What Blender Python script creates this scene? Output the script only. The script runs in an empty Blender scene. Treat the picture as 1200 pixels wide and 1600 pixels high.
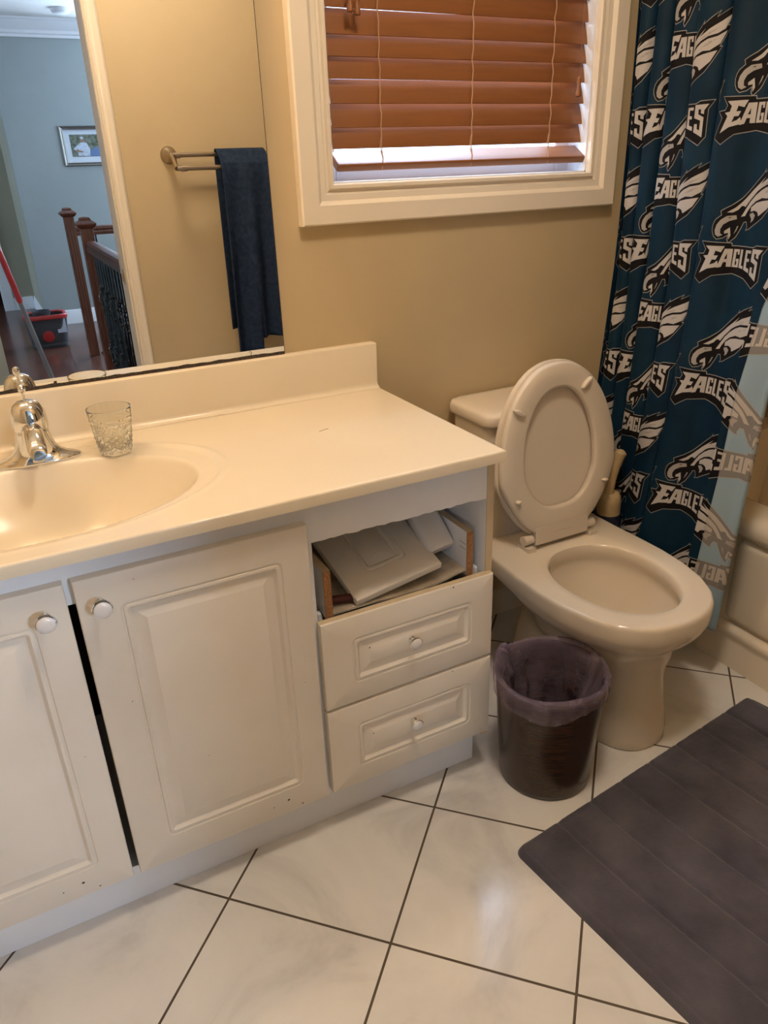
import bpy, bmesh, math, random
from mathutils import Vector, Matrix, noise
from mathutils.geometry import tessellate_polygon
PI = math.pi
random.seed(7)
scene = bpy.context.scene
COL = scene.collection

# ------------------------------------------------------------------ camera
FPX, YAW, PITCH, ROLL = 1167.1, 0.46578, 0.43710, -0.03538
CAM = (-0.81378, -1.64649, 1.31308)
cy, sy, cp, sp = math.cos(YAW), math.sin(YAW), math.cos(PITCH), math.sin(PITCH)
fwd = Vector((sy*cp, cy*cp, -sp)); rt = Vector((cy, -sy, 0)); up = rt.cross(fwd)
cr, sr = math.cos(ROLL), math.sin(ROLL)
r2 = cr*rt + sr*up; u2 = -sr*rt + cr*up
cam_data = bpy.data.cameras.new('camera')
cam_data.sensor_fit = 'VERTICAL'; cam_data.sensor_height = 24.0
cam_data.lens = FPX/1600*24.0; cam_data.clip_start = 0.02; cam_data.clip_end = 60
cam = bpy.data.objects.new('camera', cam_data); COL.objects.link(cam)
m = Matrix.Identity(4)
for i in range(3):
    m[i][0] = r2[i]; m[i][1] = u2[i]; m[i][2] = -fwd[i]; m[i][3] = CAM[i]
cam.matrix_world = m
scene.camera = cam

# ------------------------------------------------------------------ world, colour, lights
scene.view_settings.view_transform = 'Standard'
scene.view_settings.look = 'None'
scene.view_settings.gamma = 1
scene.view_settings.use_curve_mapping = False
scene.view_settings.exposure = 0.25
world = bpy.data.worlds.new('sky'); scene.world = world; world.use_nodes = True
bg = world.node_tree.nodes['Background']
bg.inputs[0].default_value = (0.55, 0.72, 1.0, 1); bg.inputs[1].default_value = 5.0
scene.cycles.max_bounces = 14; scene.cycles.glossy_bounces = 6; scene.cycles.transmission_bounces = 10
scene.cycles.transparent_max_bounces = 24; scene.cycles.diffuse_bounces = 6
scene.cycles.sample_clamp_indirect = 4

def area(name, loc, rot, sx, sy_, power, color):
    d = bpy.data.lights.new(name, 'AREA'); d.shape = 'RECTANGLE'; d.size = sx; d.size_y = sy_
    d.energy = power; d.color = color
    o = bpy.data.objects.new(name, d); COL.objects.link(o); o.location = loc; o.rotation_euler = rot
    return o
# daylight outside the three windows, then an added landing fill
DAY = (0.60, 0.77, 1.0)
area('daylight_bathroom', (0.27, 1.75, 2.35), (math.radians(-62), 0, 0), 3.0, 3.0, 650, DAY)
area('daylight_landing_far', (1.35, -6.62, 1.55), (math.radians(90), 0, 0), 1.3, 1.3, 230, DAY)
area('daylight_landing_side', (2.85, -4.2, 1.6), (0, math.radians(90), 0), 1.3, 1.6, 60, DAY)
area('fill_landing_left', (-4.75, -6.4, 1.6), (0, math.radians(-90), 0), 1.3, 1.4, 50, DAY)  # unseen fill added to brighten the olive end of the landing
BULB = 88.0
CEIL_FILL = 58.0
BULB_COL = (1.0, 0.70, 0.42)

# ------------------------------------------------------------------ materials
def mat(name, col, rough=0.5, metal=0.0, **kw):
    mt = bpy.data.materials.new(name); mt.use_nodes = True
    b = mt.node_tree.nodes['Principled BSDF']
    b.inputs['Base Color'].default_value = (*col, 1); b.inputs['Roughness'].default_value = rough
    b.inputs['Metallic'].default_value = metal
    for k, v in kw.items():
        b.inputs[k.replace('_', ' ')].default_value = v
    return mt
def nodes(mt): return mt.node_tree.nodes, mt.node_tree.links
def coord(mt, scale=(1, 1, 1), rot=(0, 0, 0), kind='Object'):
    n, l = nodes(mt)
    tc = n.new('ShaderNodeTexCoord'); mp = n.new('ShaderNodeMapping')
    mp.inputs['Scale'].default_value = scale; mp.inputs['Rotation'].default_value = rot
    l.new(tc.outputs[kind], mp.inputs[0]); return mp.outputs[0]
def noise_tex(mt, vec, scale, detail=4, rough=0.55, dist=0.0):
    n, l = nodes(mt); t = n.new('ShaderNodeTexNoise')
    t.inputs['Scale'].default_value = scale; t.inputs['Detail'].default_value = detail
    t.inputs['Roughness'].default_value = rough; t.inputs['Distortion'].default_value = dist
    l.new(vec, t.inputs['Vector']); return t.outputs[0]
def ramp(mt, fac, stops):
    n, l = nodes(mt); r = n.new('ShaderNodeValToRGB')
    e = r.color_ramp.elements
    e[0].position, e[0].color = stops[0][0], (*stops[0][1], 1)
    e[1].position, e[1].color = stops[-1][0], (*stops[-1][1], 1)
    for p, c in stops[1:-1]:
        x = e.new(p); x.color = (*c, 1)
    l.new(fac, r.inputs[0]); return r.outputs[0]
def base_link(mt, out):
    n, l = nodes(mt); l.new(out, n['Principled BSDF'].inputs['Base Color'])
def bump(mt, fac, strength=0.2, dist=0.002):
    n, l = nodes(mt); b = n.new('ShaderNodeBump')
    b.inputs['Strength'].default_value = strength; b.inputs['Distance'].default_value = dist
    l.new(fac, b.inputs['Height']); l.new(b.outputs[0], n['Principled BSDF'].inputs['Normal'])
def varied(name, c1, c2, scale, rough=0.5, detail=4, bstr=0.0, bscale=None, vscale=(1, 1, 1), lo=0.35, hi=0.65, dist=0.0, **kw):
    mt = mat(name, c1, rough, **kw)
    v = coord(mt, vscale)
    f = noise_tex(mt, v, scale, detail, 0.55, dist)
    base_link(mt, ramp(mt, f, [(lo, c1), (hi, c2)]))
    if bstr:
        f2 = noise_tex(mt, v, bscale or scale*4, 3)
        bump(mt, f2, bstr)
    return mt

M = {}
M['wall'] = varied('wall paint tan', (0.50, 0.395, 0.235), (0.53, 0.42, 0.25), 3, 0.55, bstr=0.06, bscale=160)
M['wall_hall'] = varied('wall paint pale grey blue', (0.30, 0.34, 0.34), (0.33, 0.37, 0.37), 2, 0.6)
M['wall_olive'] = varied('wall paint olive grey', (0.36, 0.35, 0.27), (0.40, 0.39, 0.3), 2, 0.6)
M['ceiling'] = varied('ceiling paint', (0.78, 0.77, 0.74), (0.82, 0.81, 0.78), 4, 0.8)
M['trim'] = mat('cream trim gloss paint', (0.78, 0.70, 0.57), 0.3)
M['white_trim'] = mat('white trim paint', (0.8, 0.82, 0.85), 0.4)
M['vinyl'] = mat('white vinyl sash', (0.80, 0.83, 0.88), 0.35)
M['counter'] = varied('cream cultured marble', (0.72, 0.63, 0.475), (0.755, 0.665, 0.505), 3, 0.2)
M['thermofoil'] = varied('off white thermofoil', (0.78, 0.725, 0.63), (0.83, 0.775, 0.68), 5, 0.38, detail=8, bstr=0.04, bscale=60)
M['melamine'] = varied('white melamine board', (0.80, 0.81, 0.83), (0.85, 0.86, 0.87), 6, 0.42)
M['edge_band'] = varied('yellowed board edge', (0.55, 0.44, 0.28), (0.62, 0.50, 0.33), 40, 0.55, vscale=(1, 1, .2))
M['particle'] = varied('raw particle board', (0.26, 0.10, 0.035), (0.52, 0.28, 0.12), 420, 0.85, lo=.3, hi=.7, bstr=0.5)
M['drawer_inside'] = varied('dirty drawer liner', (0.42, 0.36, 0.27), (0.62, 0.55, 0.44), 30, 0.6, detail=8)
M['gap_dark'] = mat('dark cabinet interior', (0.03, 0.025, 0.02), 0.8)
M['porcelain'] = mat('bone porcelain', (0.69, 0.615, 0.50), 0.09)
M['seat_plastic'] = mat('cream seat plastic', (0.64, 0.565, 0.455), 0.2)
M['tub'] = mat('bone tub enamel', (0.84, 0.76, 0.63), 0.12)
M['water'] = mat('still water', (0.9, 0.95, 0.95), 0.02, Transmission_Weight=1.0, IOR=1.33)
M['chrome'] = mat('polished chrome', (0.80, 0.80, 0.80), 0.06, 1.0)
M['nickel'] = mat('brushed nickel', (0.46, 0.39, 0.30), 0.28, 1.0)
M['knob_face'] = mat('white ceramic knob face', (0.80, 0.78, 0.76), 0.18)
M['black_edge'] = varied('corroded mirror edge', (0.01, 0.008, 0.006), (0.07, 0.045, 0.03), 200, 0.7)
M['mirror'] = mat('mirror silver', (0.90, 0.91, 0.90), 0.0, 1.0)
M['iron'] = mat('black wrought iron', (0.005, 0.005, 0.005), 0.2)
M['grey_plastic'] = mat('charcoal plastic', (0.06, 0.065, 0.075), 0.35)
M['red_plastic'] = mat('red plastic', (0.38, 0.018, 0.018), 0.3)
M['grey_pole'] = mat('grey pole metal', (0.16, 0.155, 0.16), 0.35)
M['photo_mat'] = mat('white picture mount', (0.62, 0.68, 0.75), 0.5)
M['photo_green'] = varied('leafy photograph', (0.05, 0.08, 0.05), (0.22, 0.24, 0.20), 40, 0.4)
M['photo_skin'] = mat('printed skin tone', (0.30, 0.19, 0.14), 0.4)
M['photo_shirt'] = varied('printed pale shirt', (0.40, 0.48, 0.60), (0.58, 0.64, 0.74), 60, 0.4)
M['photo_jeans'] = mat('printed blue jeans', (0.12, 0.2, 0.38), 0.4)
M['pewter'] = mat('pewter picture frame', (0.22, 0.21, 0.19), 0.3, 0.8)
M['brush_cream'] = varied('tan ribbed plastic', (0.46, 0.34, 0.18), (0.52, 0.39, 0.21), 20, 0.4)
M['navy'] = mat('navy plastic', (0.01, 0.014, 0.035), 0.4)
M['dirt'] = mat('grimy chip', (0.06, 0.035, 0.02), 0.8)
M['red_dark'] = mat('dark red item', (0.07, 0.008, 0.008), 0.5)
M['white_box'] = varied('smooth white carton', (0.72, 0.68, 0.62), (0.78, 0.745, 0.68), 12, 0.5)
M['cord'] = mat('tan cord', (0.42, 0.24, 0.13), 0.8)
M['bulb_base'] = mat('chrome lamp bar', (0.75, 0.72, 0.66), 0.2, 1.0)

# towel terry
t = varied('navy terry cloth', (0.011, 0.021, 0.045), (0.022, 0.038, 0.072), 60, 0.95, bstr=0.9, bscale=500); M['terry'] = t
# dark wood
def wood(name, c1, c2, scale, rough, vs):
    mt = mat(name, c1, rough); v = coord(mt, vs)
    f = noise_tex(mt, v, scale, 8, 0.6, 0.6)
    base_link(mt, ramp(mt, f, [(0.30, c1), (0.52, c2), (0.72, c1)])); return mt
M['newel_wood'] = wood('mahogany stained oak', (0.05, 0.014, 0.008), (0.14, 0.045, 0.026), 14, 0.3, (3, 3, .25))
M['blind_wood'] = wood('honey brown blind slat', (0.185, 0.064, 0.018), (0.235, 0.088, 0.027), 7, 0.36, (.25, 5, 5))
M['can_wood'] = wood('dark walnut grain print', (0.012, 0.006, 0.003), (0.040, 0.020, 0.010), 7, 0.24, (1.5, 1.5, 22))
M['hall_floor'] = wood('dark hardwood boards', (0.045, 0.018, 0.012), (0.11, 0.045, 0.03), 5, 0.2, (6, .5, 1))
# bath mat pile
t = varied('charcoal memory foam pile', (0.048, 0.046, 0.062), (0.108, 0.103, 0.128), 9, 0.95, detail=10, bstr=0.8, bscale=260, lo=.3, hi=.72); M['mat'] = t
t.node_tree.nodes['Principled BSDF'].inputs['Sheen Weight'].default_value = 0.25
# floor tiles, diagonal
TS, TX, TY = 0.3358, -0.6512, -0.5819
t = mat('glazed ceramic tile', (0.6, 0.6, 0.58), 0.16)
n, l = nodes(t)
tc = n.new('ShaderNodeTexCoord'); mp = n.new('ShaderNodeMapping'); mp.vector_type = 'POINT'
c45 = math.cos(PI/4)
sub = n.new('ShaderNodeVectorMath'); sub.operation = 'SUBTRACT'; sub.inputs[1].default_value = (TX, TY, 0)
l.new(tc.outputs['Object'], sub.inputs[0]); l.new(sub.outputs[0], mp.inputs[0])
mp.inputs['Rotation'].default_value = (0, 0, PI/4)
mp.inputs['Scale'].default_value = (1, 1, 1)
br = n.new('ShaderNodeTexBrick'); br.offset = 0.0; br.squash = 1.0
br.inputs['Scale'].default_value = 1.0; br.inputs['Brick Width'].default_value = TS; br.inputs['Row Height'].default_value = TS
br.inputs['Mortar Size'].default_value = 0.0026; br.inputs['Mortar Smooth'].default_value = 0.15
br.inputs['Color1'].default_value = (1, 1, 1, 1); br.inputs['Color2'].default_value = (1, 1, 1, 1); br.inputs['Mortar'].default_value = (0, 0, 0, 1)
# keep mortar lines centred on the grid
ad = n.new('ShaderNodeVectorMath'); ad.operation = 'ADD'; ad.inputs[1].default_value = (10*TS+0.0013, 10*TS+0.0013, 0)
l.new(mp.outputs[0], ad.inputs[0]); l.new(ad.outputs[0], br.inputs['Vector'])
f1 = noise_tex(t, tc.outputs['Object'], 3.2, 6, 0.6, 0.8)
cl = ramp(t, f1, [(0.32, (0.56, 0.55, 0.535)), (0.50, (0.74, 0.725, 0.69)), (0.68, (0.80, 0.78, 0.74))])
mx = n.new('ShaderNodeMix'); mx.data_type = 'RGBA'
l.new(br.outputs['Fac'], mx.inputs['Factor']); l.new(cl, mx.inputs[6]); mx.inputs[7].default_value = (0.085, 0.065, 0.045, 1)
base_link(t, mx.outputs[2])
rr = n.new('ShaderNodeMapRange'); l.new(br.outputs['Fac'], rr.inputs[0]); rr.inputs[3].default_value = 0.15; rr.inputs[4].default_value = 0.85
l.new(rr.outputs[0], n['Principled BSDF'].inputs['Roughness'])
inv = n.new('ShaderNodeMath'); inv.operation = 'SUBTRACT'; inv.inputs[0].default_value = 1; l.new(br.outputs['Fac'], inv.inputs[1])
bump(t, inv.outputs[0], 0.5, 0.002)
M['tile'] = t
# window / drinking glass
def clear(name, tint=(1, 1, 1), gl=0.07):
    mt = bpy.data.materials.new(name); mt.use_nodes = True; n, l = nodes(mt); n.clear()
    o = n.new('ShaderNodeOutputMaterial'); tr = n.new('ShaderNodeBsdfTransparent'); g = n.new('ShaderNodeBsdfGlossy')
    tr.inputs[0].default_value = (*tint, 1); g.inputs['Roughness'].default_value = 0.02
    mi = n.new('ShaderNodeMixShader'); mi.inputs[0].default_value = gl
    l.new(tr.outputs[0], mi.inputs[1]); l.new(g.outputs[0], mi.inputs[2]); l.new(mi.outputs[0], o.inputs[0]); return mt
M['pane'] = clear('window pane')
M['glass'] = mat('cut drinking glass', (0.97, 0.99, 0.98), 0.03, Transmission_Weight=1.0, IOR=1.46)
# thin lilac film
mt = bpy.data.materials.new('lilac bag film'); mt.use_nodes = True; n, l = nodes(mt); n.clear()
o = n.new('ShaderNodeOutputMaterial'); tr = n.new('ShaderNodeBsdfTransparent'); tr.inputs[0].default_value = (0.88, 0.83, 0.90, 1)
pb = n.new('ShaderNodeBsdfPrincipled'); pb.inputs['Base Color'].default_value = (0.46, 0.37, 0.46, 1); pb.inputs['Roughness'].default_value = 0.28
tl = n.new('ShaderNodeBsdfTranslucent'); tl.inputs[0].default_value = (0.42, 0.29, 0.38, 1)
m1 = n.new('ShaderNodeMixShader'); m1.inputs[0].default_value = 0.3; l.new(pb.outputs[0], m1.inputs[1]); l.new(tl.outputs[0], m1.inputs[2])
m2 = n.new('ShaderNodeMixShader'); m2.inputs[0].default_value = 0.66; l.new(m1.outputs[0], m2.inputs[1]); l.new(tr.outputs[0], m2.inputs[2])
l.new(m2.outputs[0], o.inputs[0]); M['film'] = mt
vc = coord(mt, (1, 1, .45)); wr = noise_tex(mt, vc, 26, 3, 0.5, 1.6)
bp = n.new('ShaderNodeBump'); bp.inputs['Strength'].default_value = 1.0; bp.inputs['Distance'].default_value = 0.008
l.new(wr, bp.inputs['Height']); l.new(bp.outputs[0], pb.inputs['Normal']); l.new(bp.outputs[0], tl.inputs['Normal'])
# creases of the film gather and look denser
cz = ramp(mt, noise_tex(mt, vc, 9, 2, 0.5, 1.2), [(.30, (.74, .74, .74)), (.48, (.60, .60, .60)), (.56, (.74, .74, .74)), (.72, (.50, .50, .50))])
l.new(cz, m2.inputs[0])
# lamp globe
mt = bpy.data.materials.new('lit lamp globe'); mt.use_nodes = True; n, l = nodes(mt); n.clear()
o = n.new('ShaderNodeOutputMaterial'); em = n.new('ShaderNodeEmission'); em.inputs[0].default_value = (*BULB_COL, 1); em.inputs[1].default_value = BULB
l.new(em.outputs[0], o.inputs[0]); M['globe'] = mt
mt = bpy.data.materials.new('ceiling fill dome'); mt.use_nodes = True; n, l = nodes(mt); n.clear()
o = n.new('ShaderNodeOutputMaterial'); em = n.new('ShaderNodeEmission'); em.inputs[0].default_value = (1.0, 0.83, 0.66, 1); em.inputs[1].default_value = CEIL_FILL
l.new(em.outputs[0], o.inputs[0]); M['dome'] = mt
# curtain colours
M['c_teal'] = varied('teal curtain cloth', (0.0026, 0.014, 0.030), (0.0042, 0.022, 0.045), 8, 0.5, bstr=0.08, bscale=900)
M['c_black'] = mat('black print', (0.006, 0.005, 0.006), 0.6)
M['c_grey'] = mat('silver outline print', (0.27, 0.275, 0.27), 0.6)
M['c_white'] = mat('white print', (0.41, 0.395, 0.385), 0.6)
M['c_silver'] = mat('silver shade print', (0.30, 0.29, 0.28), 0.6)
M['b_teal'] = mat('pale cloth reverse', (0.24, 0.34, 0.42), 0.8)
M['b_black'] = mat('faded dark print reverse', (0.19, 0.185, 0.18), 0.8)
M['b_grey'] = mat('faded outline reverse', (0.33, 0.31, 0.28), 0.8)
M['b_white'] = mat('faded white print reverse', (0.42, 0.385, 0.345), 0.8)
M['b_silver'] = mat('faded silver print reverse', (0.33, 0.305, 0.28), 0.8)

for k_ in ('c_teal', 'c_black', 'c_grey', 'c_white', 'c_silver', 'b_teal', 'b_black', 'b_grey', 'b_white', 'b_silver', 'terry', 'mat'):
    M[k_].node_tree.nodes['Principled BSDF'].inputs['Specular IOR Level'].default_value = 0.12

# ------------------------------------------------------------------ mesh helpers
def obj(name, bm, mt, parent=None, smooth=35, bevel=0, bseg=2):
    bmesh.ops.recalc_face_normals(bm, faces=bm.faces) if not getattr(bm, 'keep', False) and smooth != -1 else None
    me = bpy.data.meshes.new(name); bm.to_mesh(me); bm.free()
    mts = mt if isinstance(mt, (list, tuple)) else [mt]
    for q in mts: me.materials.append(q)
    if smooth and smooth > 0:
        me.polygons.foreach_set('use_smooth', [True]*len(me.polygons))
        me.set_sharp_from_angle(angle=math.radians(smooth))
    elif smooth == -1:
        me.polygons.foreach_set('use_smooth', [True]*len(me.polygons))
    o = bpy.data.objects.new(name, me); COL.objects.link(o)
    if parent: o.parent = parent; o.matrix_parent_inverse = parent.matrix_world.inverted()
    if bevel:
        b = o.modifiers.new('bevel', 'BEVEL'); b.width = bevel; b.segments = bseg; b.limit_method = 'ANGLE'; b.angle_limit = math.radians(40)
        b.harden_normals = True
    return o
def thing(name, label, cat, loc=(0, 0, 0), group=None):
    o = bpy.data.objects.new(name, None); COL.objects.link(o); o.location = loc
    o.empty_display_size = 0.05
    o['label'] = label; o['category'] = cat
    if group: o['group'] = group
    bpy.context.view_layer.update()
    return o
def tag(o, label, cat, group=None):
    o['label'] = label; o['category'] = cat
    if group: o['group'] = group
    return o
def struct(o): o['kind'] = 'structure'; return o
def BM(): return bmesh.new()
def box(bm, a, b, mi=0, mtx=None):
    r = bmesh.ops.create_cube(bm, size=1)
    vs = r['verts']
    c = [(a[i]+b[i])/2 for i in range(3)]; s = [abs(b[i]-a[i]) for i in range(3)]
    for v in vs:
        v.co = Vector((c[i]+v.co[i]*s[i] for i in range(3)))
        if mtx: v.co = mtx @ v.co
    for f in set(f for v in vs for f in v.link_faces): f.material_index = mi
    return vs
def ring_loft(bm, rings, close=True, cap0=False, cap1=False, mi=0):
    vr = [[bm.verts.new(p) for p in r] for r in rings]
    n = len(vr[0])
    for a, b in zip(vr, vr[1:]):
        for i in range(n if close else n-1):
            f = bm.faces.new((a[i], a[(i+1) % n], b[(i+1) % n], b[i])); f.material_index = mi
    if cap0: bm.faces.new(list(reversed(vr[0]))).material_index = mi
    if cap1: bm.faces.new(vr[-1]).material_index = mi
    return vr
def lathe(bm, prof, c=(0, 0, 0), seg=32, axis='Z', cap0=False, cap1=False, mi=0):
    rings = []
    for r, h in prof:
        ring = []
        for i in range(seg):
            a = 2*PI*i/seg
            x, y = r*math.cos(a), r*math.sin(a)
            if axis == 'Z': p = (c[0]+x, c[1]+y, c[2]+h)
            elif axis == 'Y': p = (c[0]+x, c[1]+h, c[2]+y)
            else: p = (c[0]+h, c[1]+x, c[2]+y)
            ring.append(p)
        rings.append(ring)
    return ring_loft(bm, rings, True, cap0, cap1, mi)
def frame_at(d):
    d = Vector(d).normalized(); a = Vector((0, 0, 1)) if abs(d.z) < 0.9 else Vector((1, 0, 0))
    u = d.cross(a).normalized(); v = d.cross(u).normalized(); return u, v
def tube(bm, pts, r, seg=12, caps=True, mi=0):
    pts = [Vector(p) for p in pts]; rs = r if isinstance(r, (list, tuple)) else [r]*len(pts)
    rings = []; u = None
    for i, p in enumerate(pts):
        d = (pts[min(i+1, len(pts)-1)]-pts[max(i-1, 0)]).normalized()
        if u is None: u, v = frame_at(d)
        else:
            u = (u-d*u.dot(d)).normalized(); v = d.cross(u)
        rings.append([p+(u*math.cos(2*PI*k/seg)+v*math.sin(2*PI*k/seg))*rs[i] for k in range(seg)])
    return ring_loft(bm, rings, True, caps, caps, mi)
def prism_path(bm, prof, path, close=False, mi=0):
    """sweep profile [(o,h)] along straight mitred path given as list of (point, out dir, up dir)"""
    rings = [[Vector(p)+Vector(o)*a+Vector(h)*b for a, b in prof] for p, o, h in path]
    return ring_loft(bm, rings, True, not close, not close, mi)
def catmull(P, t):
    n = len(P)-1; x = max(0, min(n-1e-9, t*n)); i = int(x); f = x-i
    p0 = P[max(i-1, 0)]; p1 = P[i]; p2 = P[i+1]; p3 = P[min(i+2, n)]
    return tuple(0.5*((2*b)+(-a+c)*f+(2*a-5*b+4*c-d)*f*f+(-a+3*b-3*c+d)*f**3) for a, b, c, d in zip(p0, p1, p2, p3))

# ================================================================== SETTING
YB = 0.006      # back wall face (mirror silver is at y = 0)
YF = -1.52      # front wall (bathroom side)
CEIL = 2.44
XL, XR = -1.75, 1.56
# floor
bm = BM(); box(bm, (XL-.1, -1.58, -.08), (XR+.1, YB+.12, 0)); struct(obj('floor', bm, M['tile'], smooth=0))
bm = BM(); box(bm, (-4.6, -9.3, -.08), (-0.10, -1.58, 0)); box(bm, (-.10, -6.6, -.08), (2.9, -4.78, 0)); box(bm, (-.10, -1.9, -.08), (2.9, -1.58, 0))
struct(obj('floor_landing', bm, M['hall_floor'], smooth=0))
bm = BM(); box(bm, (XL-.1, YF-.12, CEIL), (XR+.1, YB+.12, CEIL+.08)); struct(obj('ceiling', bm, M['ceiling'], smooth=0))
HC = 2.50
bm = BM(); box(bm, (-4.6, -9.3, HC), (2.9, YF-.12, HC+.08)); struct(obj('ceiling_landing', bm, M['ceiling'], smooth=0))
# back wall with window opening
WX0, WX1, WZ0, WZ1 = -0.085, 0.636, 1.275, 2.12
def wall_hole(name, x0, x1, z0, z1, hx0, hx1, hz0, hz1, ya, yb, mt, z00=0):
    bm = BM()
    box(bm, (x0, ya, z00), (hx0, yb, z1)); box(bm, (hx1, ya, z00), (x1, yb, z1))
    if hz0 > z00: box(bm, (hx0, ya, z00), (hx1, yb, hz0))
    if hz1 < z1: box(bm, (hx0, ya, hz1), (hx1, yb, z1))
    return struct(obj(name, bm, mt, smooth=0))
wall_hole('wall_back', XL-.1, XR+.1, 0, CEIL, WX0, WX1, WZ0, WZ1, YB, YB+.15, M['wall'])
bm = BM(); box(bm, (XL-.1, YF-.12, 0), (XL, YB, CEIL)); struct(obj('wall_left', bm, M['wall'], smooth=0))
bm = BM(); box(bm, (XR, YF-.12, 0), (XR+.1, YB, CEIL)); struct(obj('wall_right', bm, M['wall'], smooth=0))
DX0, DX1, DZ = -1.085, -0.312, 2.05
wall_hole('wall_front', XL-.1, XR+.1, 0, CEIL, DX0, DX1, 0, DZ, YF-.115, YF, M['wall'])
# landing walls
wall_hole('wall_landing_far', -0.36, 2.9, 0, HC, 0.65, 2.05, 0.85, 2.2, -6.40, -6.27, M['wall_hall'], z00=-2.8)
bm = BM(); box(bm, (-0.36, -7.5, 0), (-0.24, -6.40, HC)); struct(obj('wall_landing_return', bm, M['wall_olive'], smooth=0))
# olive wall beyond, with dark doorway
wall_hole('wall_landing_end', -4.6, -0.24, 0, HC, -1.5, -0.66, 0, 2.1, -7.62, -7.5, M['wall_olive'])
bm = BM(); box(bm, (-1.7, -9.3, 0), (-0.3, -9.2, HC)); box(bm, (-1.7, -9.2, 0), (-1.6, -7.62, HC)); box(bm, (-.4, -9.2, 0), (-.3, -7.62, HC))
struct(obj('wall_far_room', bm, M['newel_wood'], smooth=0))
wall_hole('wall_landing_right', -6.6, -1.6, 0, HC, -5.1, -3.3, 0.85, 2.3, 0, .1, M['wall_hall'], z00=-2.8).matrix_world = Matrix.Translation((2.7, 0, 0)) @ Matrix.Rotation(PI/2, 4, 'Z')
wall_hole('wall_landing_left', -7.6, -1.6, 0, HC, -7.1, -5.7, 0.9, 2.3, 0, .1, M['wall_hall']).matrix_world = Matrix.Translation((-4.5, 0, 0)) @ Matrix.Rotation(PI/2, 4, 'Z')  # unseen opening added to let the left landing fill through
bm = BM(); box(bm, (-4.6, -1.62, 0), (XL-.1, -1.58, HC)); box(bm, (XR+.1, -1.64, -2.8), (2.9, -1.58, HC)); struct(obj('wall_landing_near', bm, M['wall_hall'], smooth=0))
bm = BM(); box(bm, (-1.5, -3.6, 0), (-.80, -2.5, HC)); struct(obj('wall_landing_pier', bm, M['wall_hall'], smooth=0))
# stairwell below the landing
bm = BM(); box(bm, (-.14, -4.78, -2.8), (-.10, -1.9, -.08)); box(bm, (-.1, -4.82, -2.8), (2.9, -4.78, -.08)); box(bm, (-.1, -1.9, -2.8), (2.9, -1.86, -.08))
struct(obj('wall_stairwell', bm, M['newel_wood'], smooth=0))
bm = BM(); box(bm, (-.14, -4.82, -2.88), (2.9, -1.86, -2.8)); struct(obj('floor_stairwell', bm, M['hall_floor'], smooth=0))
# crown moulding and landing baseboards
crown = [(0, 0), (.012, 0), (.016, .02), (.03, .028), (.034, .05), (.085, .10), (.09, .115), (.10, .12), (.10, .135), (0, .135)]
bm = BM(); prism_path(bm, crown, [((-.36, -6.27, HC-.135), (0, 1, 0), (0, 0, 1)), ((2.7, -6.27, HC-.135), (0, 1, 0), (0, 0, 1))]); struct(obj('trim_1', bm, M['white_trim'], smooth=30))
bb = [(0, 0), (.016, 0), (.016, .085), (.011, .10), (.008, .125), (0, .13)]
bm = BM(); prism_path(bm, bb, [((-.376, -6.27, 0), (0, 1, 0), (0, 0, 1)), ((2.7, -6.27, 0), (0, 1, 0), (0, 0, 1))])
prism_path(bm, bb, [((-.36, -7.5, 0), (-1, 0, 0), (0, 0, 1)), ((-.36, -6.254, 0), (-1, 0, 0), (0, 0, 1))])
struct(obj('baseboard_landing', bm, M['white_trim'], smooth=30))
bm = BM(); prism_path(bm, bb, [((-.57, -7.5, 0), (0, 1, 0), (0, 0, 1)), ((-.376, -7.5, 0), (0, 1, 0), (0, 0, 1))]); struct(obj('baseboard_end', bm, M['white_trim'], smooth=30))
bm = BM(); box(bm, (-.66, -7.5, 0), (-.57, -7.48, 2.18)); box(bm, (-1.6, -7.5, 2.1), (-.66, -7.48, 2.18)); box(bm, (-.675, -7.62, 0), (-.66, -7.485, 2.1)); struct(obj('door_2', bm, M['white_trim'], smooth=0, bevel=.003))
# bathroom tile skirting
bm = BM(); box(bm, (0.0, -.006, 0), (0.80, YB, .09)); struct(obj('baseboard_back', bm, M['counter'], smooth=0, bevel=.002))
bm = BM(); box(bm, (DX1+.075, YF, 0), (.80, YF+.014, .09)); struct(obj('baseboard_front', bm, M['trim'], smooth=0, bevel=.002))

# door opening: jamb, casing, strike plate
dr = BM()
cas = [(0, 0), (.013, 0), (.015, .003), (.009, .008), (.012, .016), (.009, .024), (.013, .032), (.015, .042), (.010, .049), (0, .052)]
box(dr, (DX1-.002, YF-.118, 0), (DX1+.01, YF+.004, DZ)); box(dr, (DX0-.01, YF-.118, 0), (DX0+.002, YF+.004, DZ)); box(dr, (DX0, YF-.118, DZ-.01), (DX1, YF+.004, DZ+.01))
door = struct(obj('door_1', dr, M['trim'], smooth=30))
for nm, yy, s in (('door_casing', YF, 1), ('door_casing', YF-.115, -1)):
    b = BM()
    prism_path(b, cas, [((DX1, yy, 0), (0, s, 0), (1, 0, 0)), ((DX1, yy, DZ), (0, s, 0), (1, 0, 1)), ((DX0, yy, DZ), (0, s, 0), (-1, 0, 1)), ((DX0, yy, 0), (0, s, 0), (-1, 0, 0))])
    struct(obj(nm, b, M['trim'], door, smooth=30))
b = BM(); box(b, (DX1-.0035, YF-.075, .905), (DX1-.001, YF-.045, .965)); box(b, (DX1-.012, YF-.048, .92), (DX1-.001, YF-.038, .95))
box(b, (DX1-.005, YF-.067, .922), (DX1-.003, YF-.053, .948), 1)
struct(obj('strike_plate', b, [M['nickel'], M['gap_dark']], door, smooth=0, bevel=.0015))

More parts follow.
